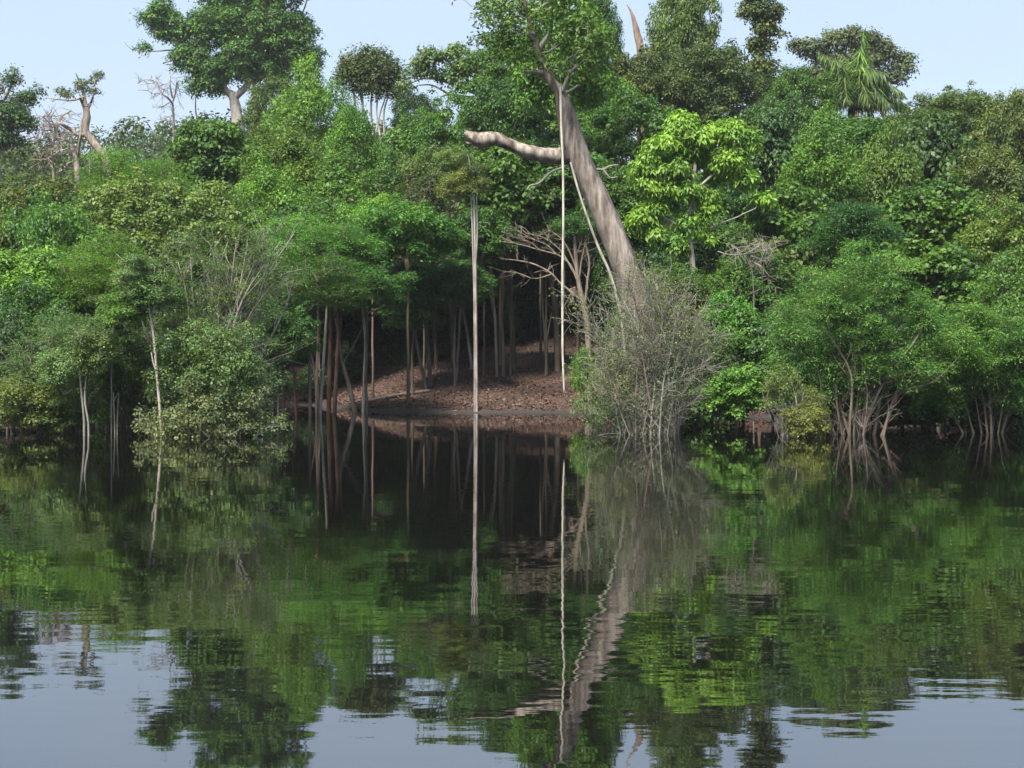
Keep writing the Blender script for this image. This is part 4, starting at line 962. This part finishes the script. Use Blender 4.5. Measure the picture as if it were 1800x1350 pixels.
# ------------------------------------------------------------------ shore bushes
R = np.random.default_rng(9)
def fan_tips(cx, cy, rx, ry, n, a0=-170, a1=-10, jit=0.12):
    a = np.radians(np.linspace(a0, a1, n)) + R.normal(0, 0.05, n); k = 1 + R.normal(0, jit, n)
    return [(cx + rx * k[i] * math.cos(a[i]), cy + ry * k[i] * math.sin(a[i])) for i in range(n)]
fan_bush('feathery_bush', 'feathery green bush on splayed grey stems rising from the water at right', 'bush', (1506, 764, 16), 45.5,
    fan_tips(1505, 640, 165, 140, 9, -172, -8) + [(1380, 560), (1440, 520), (1500, 480), (1570, 500), (1630, 560), (1470, 600), (1540, 590), (1600, 620)], 'mid', 5.5, 'feather', 0.085, 95, 'feather', 71, ntw=14, tw_len=0.24, sub=2, leaf_from=0.5, leaf_r=0.25, out_first=0.2, depth=0.35)
fan_bush('feathery_bush', 'feathery pale green bush with bare grey branches reaching out at the right edge', 'bush', (1745, 766, 14), 46.5,
    fan_tips(1735, 660, 110, 110, 7, -170, -15) + [(1660, 590), (1700, 560), (1800, 600), (1830, 640), (1810, 580)], 'mid', 4.5, 'feather', 0.085, 80, 'feather', 72, ntw=13, tw_len=0.26, sub=3, leaf_from=0.4, leaf_r=0.24, out_first=0.1, depth=0.35)
fan_bush('twiggy_bush', 'big grey leafless-looking twiggy bush at the waterline in front of the leaning trunk', 'bush', (1145, 752, 26), 46.2,
    fan_tips(1145, 600, 92, 105, 26, -200, 20, 0.16) + [(1100, 560), (1150, 500), (1190, 540), (1070, 620), (1215, 590), (1120, 640), (1170, 640)], 'grey', 3.6, 'grey', 0.055, 7, 'round', 73, ntw=18, tw_len=0.26, sub=5, leaf_from=0.3, leaf_r=0.16, out_first=0.25, depth=0.4, tw_r=0.0055, up=0.35)
fan_bush('twiggy_bush', 'low twiggy growth with dead leaves just left of the grey twiggy bush', 'bush', (1085, 745, 30), 48.5,
    fan_tips(1085, 700, 50, 60, 16, -195, 15, 0.2), 'grey', 3, 'pale', 0.06, 18, 'round', 74, ntw=10, tw_len=0.34, sub=3, leaf_from=0.3, leaf_r=0.14, depth=0.7, tw_r=0.005)
fan_bush('olive_shrub', 'small olive shrub with bare grey brush-like stems standing in the water', 'shrub', (1395, 768, 16), 44.6,
    [(1336, 680), (1345, 672), (1355, 668), (1362, 662), (1372, 660), (1382, 665), (1390, 672), (1350, 690), (1378, 680), (1400, 690)], 'grey', 3.2, 'yolive', 0.06, 22, 'shoot', 75, ntw=9, tw_len=0.2, sub=2, leaf_from=0.75, leaf_r=0.10, out_first=0.2, depth=0.3, tw_r=0.005)
crown_tree('olive_shrub', 'yellow-olive leafy clump touching the water at the foot of the brush-like shrub', 'shrub', 1412, 745, 85, 66, 44.4, 'shrub', (.135, .155, .045))
crown_tree('olive_shrub', 'upright yellow-olive shrub behind the brush-like stems', 'shrub', 1428, 712, 60, 60, 45.0, 'shrub', (.12, .145, .045))
# left: half-bare bush with long limbs to the right
fan_bush('bare_limbed_bush', 'half-bare pale bush with long grey limbs sweeping up to the right, left shore', 'bush', (345, 700, 18), 47.0,
    [(512, 408), (496, 425), (478, 420), (470, 455), (510, 490), (480, 500), (455, 460), (440, 430), (420, 430), (400, 425), (375, 440), (350, 455), (330, 450), (310, 460), (285, 470), (262, 480), (240, 500), (300, 520), (350, 520), (400, 510), (430, 540), (380, 570)], 'grey', 7, 'pale', 0.08, 34, 'feather', 76, ntw=14, tw_len=0.22, sub=3, leaf_from=0.35, leaf_r=0.20, out_first=0.15, depth=0.35, tw_r=0.006, leaf_frac=0.7)
fan_bush('draped_bush', 'tall grey-green bush draped with creepers, standing in the water left of the cove', 'bush', (368, 765, 30), 45.4,
    fan_tips(368, 660, 62, 66, 14, -190, 10) + [(330, 640), (370, 610), (410, 630), (350, 690), (400, 690)], 'grey', 4, 'pale', 0.075, 60, 'round', 77, ntw=12, tw_len=0.26, sub=3, leaf_from=0.2, leaf_r=0.20, out_first=0.1, depth=0.5)
fan_bush('silver_shrub', 'low silvery-leaved shrub spreading over the water below the draped bush', 'shrub', (368, 772, 60), 44.9,
    fan_tips(368, 757, 78, 44, 22, -180, 0, 0.15), 'grey', 3, 'grey', 0.085, 26, 'round', 80, ntw=8, tw_len=0.4, sub=2, leaf_from=0.2, leaf_r=0.17, out_first=0.1, depth=0.8)
fan_bush('brush_bush', 'brown bare bush fanning up from one foot left of the leaning pale trunk', 'bush', (240, 764, 5), 47.5,
    fan_tips(240, 690, 62, 95, 24, -172, -8, 0.14), 'brown', 3, 'olive', 0.07, 22, 'round', 78, ntw=7, tw_len=0.2, sub=2, leaf_from=0.65, leaf_r=0.14, out_first=0.05, depth=0.5, tw_r=0.005)
fan_bush('grey_bush', 'hazy grey-green twiggy bush at the far left shore behind the twin stems', 'bush', (100, 762, 26), 47.0,
    fan_tips(105, 660, 80, 70, 16, -185, 5), 'grey', 3.5, 'pale', 0.075, 44, 'feather', 79, ntw=11, tw_len=0.28, sub=3, leaf_from=0.3, leaf_r=0.2, depth=0.5)

# ------------------------------------------------------------------ the rest of the wood: filler trees on the slope
SKX = [-200, 0, 100, 220, 330, 430, 520, 600, 700, 780, 880, 1000, 1100, 1200, 1300, 1400, 1500, 1600, 1700, 1800, 2000]
SKY_ = [400, 375, 340, 300, 255, 225, 180, 240, 228, 195, 140, 110, 110, 95, 120, 155, 222, 210, 176, 165, 160]
COX = [430, 470, 560, 650, 750, 850, 950, 1050, 1075]
COY = [600, 570, 520, 500, 470, 430, 400, 420, 470]
FC = ['mid', 'mid', 'deep', 'deep', 'olive', 'bright', 'mid', 'olive']
CN = {'mid': 'mid-green', 'deep': 'deep green', 'olive': 'olive', 'bright': 'bright green', 'dark': 'dark green'}
MARKS = [(150, 220, 'the broken half-dead tree'), (300, 190, 'the bare grey skyline tree'), (415, 90, 'the huge round-crowned tree'), (645, 140, 'the flat-topped tree'), (780, 120, 'the wide-spreading open tree'),
         (290, 385, 'the yellow-olive tree'), (600, 255, 'the pointed bright green treetop'), (745, 405, 'the dark brownish tree'), (850, 245, 'the broken limb tip'), (985, 160, 'the fork with the liana'), (1050, 360, 'the middle of the leaning trunk'),
         (1115, 50, 'the splintered snag'), (1215, 310, 'the lime-green tree'), (1340, 60, 'the vine-clad column'), (1510, 130, 'the palm'), (1505, 410, 'the fine-leaved dark tree'), (1320, 445, 'the dead grey branches'),
         (1500, 580, 'the feathery bush on splayed stems'), (1785, 240, 'the rusty olive tree'), (1765, 420, 'the yellow-green tree at right'), (60, 425, 'the feathery tree by the left edge'), (400, 460, 'the half-bare long-limbed bush'), (1140, 600, 'the grey twiggy bush'), (560, 470, 'the feathery tree over the cove'), (1640, 290, 'the bluish-green tree')]
def zone(px, py, Y):
    d, mx, my, nm = min((math.hypot(px - a, (py - b) * 1.2), a, b, n) for a, b, n in MARKS)
    dx, dy = px - mx, py - my
    v = 'above' if dy < -35 else 'below' if dy > 35 else ''
    h = 'left' if dx < -45 else 'right' if dx > 45 else ''
    if v and h: s = f'{v} and {h} of {nm}'
    elif v: s = f'right {v} {nm}'
    elif h: s = f'just {h} of {nm}'
    else: s = f'beside {nm}'
    return s + (', near' if Y < 64 else ', farther back' if Y > 88 else '')
def cove_mark(p):
    return min((abs(p - a), n) for a, n in ((450, 'the left mouth of the cove'), (520, 'the three dim trunks'), (583, 'the red-brown pair of trunks'), (640, 'the slim white trunk at the bank tip'), (700, 'the fallen log'), (755, 'the straight grey trunk'), (835, 'the twin-stemmed pale tree'), (900, 'the stout mottled trunk'), (980, 'the stout reddish trunk'), (1035, 'the forked brown tree'), (1100, 'the foot of the leaning trunk')))[1]
def shore_mark(p):
    return min((abs(p - a), n) for a, n in ((-20, 'the yellow-green shrub at the left edge'), (150, 'the thin grey twin stems'), (240, 'the brown fanning bush'), (368, 'the draped bush'), (1250, 'the shaded waterline bush'), (1395, 'the brush-like olive shrub'), (1505, 'the splayed grey stems'), (1620, 'the dark dipping shrub'), (1745, 'the right-edge feathery bush'), (1850, 'the right edge shrubs')))[1]
rng = np.random.default_rng(321)
nfill = 0
for Y0 in (54, 60, 66, 73, 80, 88, 97, 107, 118, 130):
    step = (3.3 + (Y0 - 54) * 0.022) / Y0 * F
    px = -160 + rng.uniform(0, step)
    while px < 1960:
        Y = Y0 + rng.uniform(-2.5, 2.5); p = px + rng.uniform(-0.3, 0.3) * step; px += step
        x = (p - 900) / F * Y
        if Y < shore(x) - 1.0: continue
        gz = float(ground(x, Y))
        hgt = rng.uniform(4.6, 7.5) + (Y0 - 54) * 0.035
        rad = rng.uniform(1.7, 2.4) + (Y0 - 54) * 0.010
        ztop = gz + hgt
        lim = CAM_H + (HZ - (np.interp(p, SKX, SKY_) + 14)) / F * Y
        ztop = min(ztop, lim)
        if ztop < gz + 2.2: continue
        cove = 440 < p < 1072 and Y < 84
        hz_ = min(rad * rng.uniform(0.75, 1.05), (ztop - gz) * 0.48)
        if not cove: hz_ = max(hz_, (ztop - gz) * rng.uniform(0.38, 0.5))
        zc = ztop - hz_
        pyc = HZ - (zc - CAM_H) / Y * F
        bottom = pyc + hz_ / Y * F
        if 440 < p < 1072 and Y < 84:
            top_lim = np.interp(p, COX, COY)
            if bottom > top_lim:
                pyc -= bottom - top_lim
                if pyc - hz_ / Y * F < np.interp(p, SKX, SKY_) + 10: continue
            if Y < 70 and (rng.random() < 0.45 or p > 850): continue
        if Y < 72 and (385 < p <= 440 or 1072 <= p < 1165): continue
        kind = ['round', 'big', 'shoot', 'round', 'feather', 'large'][int(rng.integers(0, 6))]
        if Y0 > 90 and rng.random() < 0.6: kind = 'large'
        cname = FC[int(rng.integers(len(FC)))]
        lab = f'{CN[cname]} tree {zone(p, pyc, Y)}'
        crown_tree('forest_tree', lab, T, p, pyc, rad * 2 / Y * F, hz_ * 2 / Y * F, Y, kind, cname, group=lab.replace(' tree ', ' trees ', 1), wood='mid', jit=0.2, grow=1.0)
        nfill += 1
# shaded undergrowth at the back of the cove
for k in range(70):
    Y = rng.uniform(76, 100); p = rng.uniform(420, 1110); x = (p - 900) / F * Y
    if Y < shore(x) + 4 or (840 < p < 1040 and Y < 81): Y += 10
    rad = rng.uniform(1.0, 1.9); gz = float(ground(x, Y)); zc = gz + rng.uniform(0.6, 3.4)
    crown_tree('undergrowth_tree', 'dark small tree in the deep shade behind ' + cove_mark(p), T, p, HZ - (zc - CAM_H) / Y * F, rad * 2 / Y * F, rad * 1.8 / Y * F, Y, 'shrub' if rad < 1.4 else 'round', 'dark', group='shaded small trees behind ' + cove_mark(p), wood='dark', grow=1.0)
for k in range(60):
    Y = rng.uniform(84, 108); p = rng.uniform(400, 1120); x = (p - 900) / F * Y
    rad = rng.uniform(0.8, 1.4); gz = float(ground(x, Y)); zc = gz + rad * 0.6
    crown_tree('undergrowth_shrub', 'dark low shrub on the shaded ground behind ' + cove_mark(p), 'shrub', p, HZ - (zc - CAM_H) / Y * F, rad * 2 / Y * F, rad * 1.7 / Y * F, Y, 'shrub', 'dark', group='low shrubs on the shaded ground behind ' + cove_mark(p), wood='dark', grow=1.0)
# more bushes along the flooded edge, both sides of the cove
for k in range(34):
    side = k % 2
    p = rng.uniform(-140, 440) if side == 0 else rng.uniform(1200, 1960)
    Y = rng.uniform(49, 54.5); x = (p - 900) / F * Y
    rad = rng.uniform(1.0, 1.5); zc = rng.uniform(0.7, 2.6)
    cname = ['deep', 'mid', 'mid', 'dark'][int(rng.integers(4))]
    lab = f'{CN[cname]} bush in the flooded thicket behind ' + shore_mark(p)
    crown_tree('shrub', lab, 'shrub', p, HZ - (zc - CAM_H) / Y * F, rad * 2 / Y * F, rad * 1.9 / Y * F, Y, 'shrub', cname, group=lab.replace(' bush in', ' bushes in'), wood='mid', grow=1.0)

# ------------------------------------------------------------------ far wooded ridges
def far_forest():
    rng = np.random.default_rng(88); g = Geo(); C, Rr = [], []
    for Y0 in (150, 170, 190, 212, 236, 262, 290, 320, 352):
        x = -0.5 * Y0
        while x < 0.5 * Y0:
            x += rng.uniform(3.4, 6.5); Y = Y0 + rng.uniform(-8, 8); p = 900 + x / Y * F
            if p < -140 or p > 1960 or 770 < p < 1560: continue
            sky = np.interp(p, [-600, 0, 60, 130, 200, 260, 330, 380, 430, 600, 700, 1200, 1560, 1640, 1690, 1730, 1800, 2400], [230, 215, 210, 205, 192, 185, 190, 172, 185, 200, 200, 180, 160, 152, 138, 148, 140, 170])
            zmax = CAM_H + (HZ - sky - rng.uniform(0, 10)) / F * Y
            gz = float(ground(x, Y)); z = min(gz + rng.uniform(11, 17), zmax)
            if z < gz + 4: continue
            r = rng.uniform(2.6, 4.6)
            n = 46
            d = norm(rng.normal(0, 1, (n, 3))); d[:, 2] = d[:, 2] * 1.5 - 0.9
            c = np.array([x, Y, z - r * 0.62]) + d * r * np.array([1, 1, 0.62]) * rng.uniform(0.75, 1.1, (n, 1))
            C.append(c); Rr.append(np.full(n, r * 0.27))
    C = np.concatenate(C); Rr = np.concatenate(Rr)
    st = clump_leaves(g, C, Rr, 22, 0.42, 'round', rng)
    o = obj('far_forest', g.mesh('far_forest', LEAF), None, (.055, .085, .035))
    tag(o, 'hazy dark green forest covering the far ridge', 'forest', kind='stuff')
far_forest()

# ------------------------------------------------------------------ humid air
def haze():
    m, n, l = new_mat('humid_air')
    out = n.new('ShaderNodeOutputMaterial'); v = n.new('ShaderNodeVolumePrincipled')
    v.inputs['Color'].default_value = (0.90, 0.95, 1.0, 1); v.inputs['Density'].default_value = 0.00016; v.inputs['Anisotropy'].default_value = 0.0
    l.new(v.outputs['Volume'], out.inputs['Volume'])
    s, z0, z1 = 3600.0, -4.5, 95.0
    c = [[-s, -s, z0], [s, -s, z0], [s, s, z0], [-s, s, z0], [-s, -s, z1], [s, -s, z1], [s, s, z1], [-s, s, z1]]
    f = [[0, 3, 2, 1], [4, 5, 6, 7], [0, 1, 5, 4], [1, 2, 6, 5], [2, 3, 7, 6], [3, 0, 4, 7]]
    g = Geo(); g.add(c, f)
    tag(obj('haze', g.mesh('haze', m)), 'thin humid air over the water and forest', 'haze', kind='stuff')
haze()
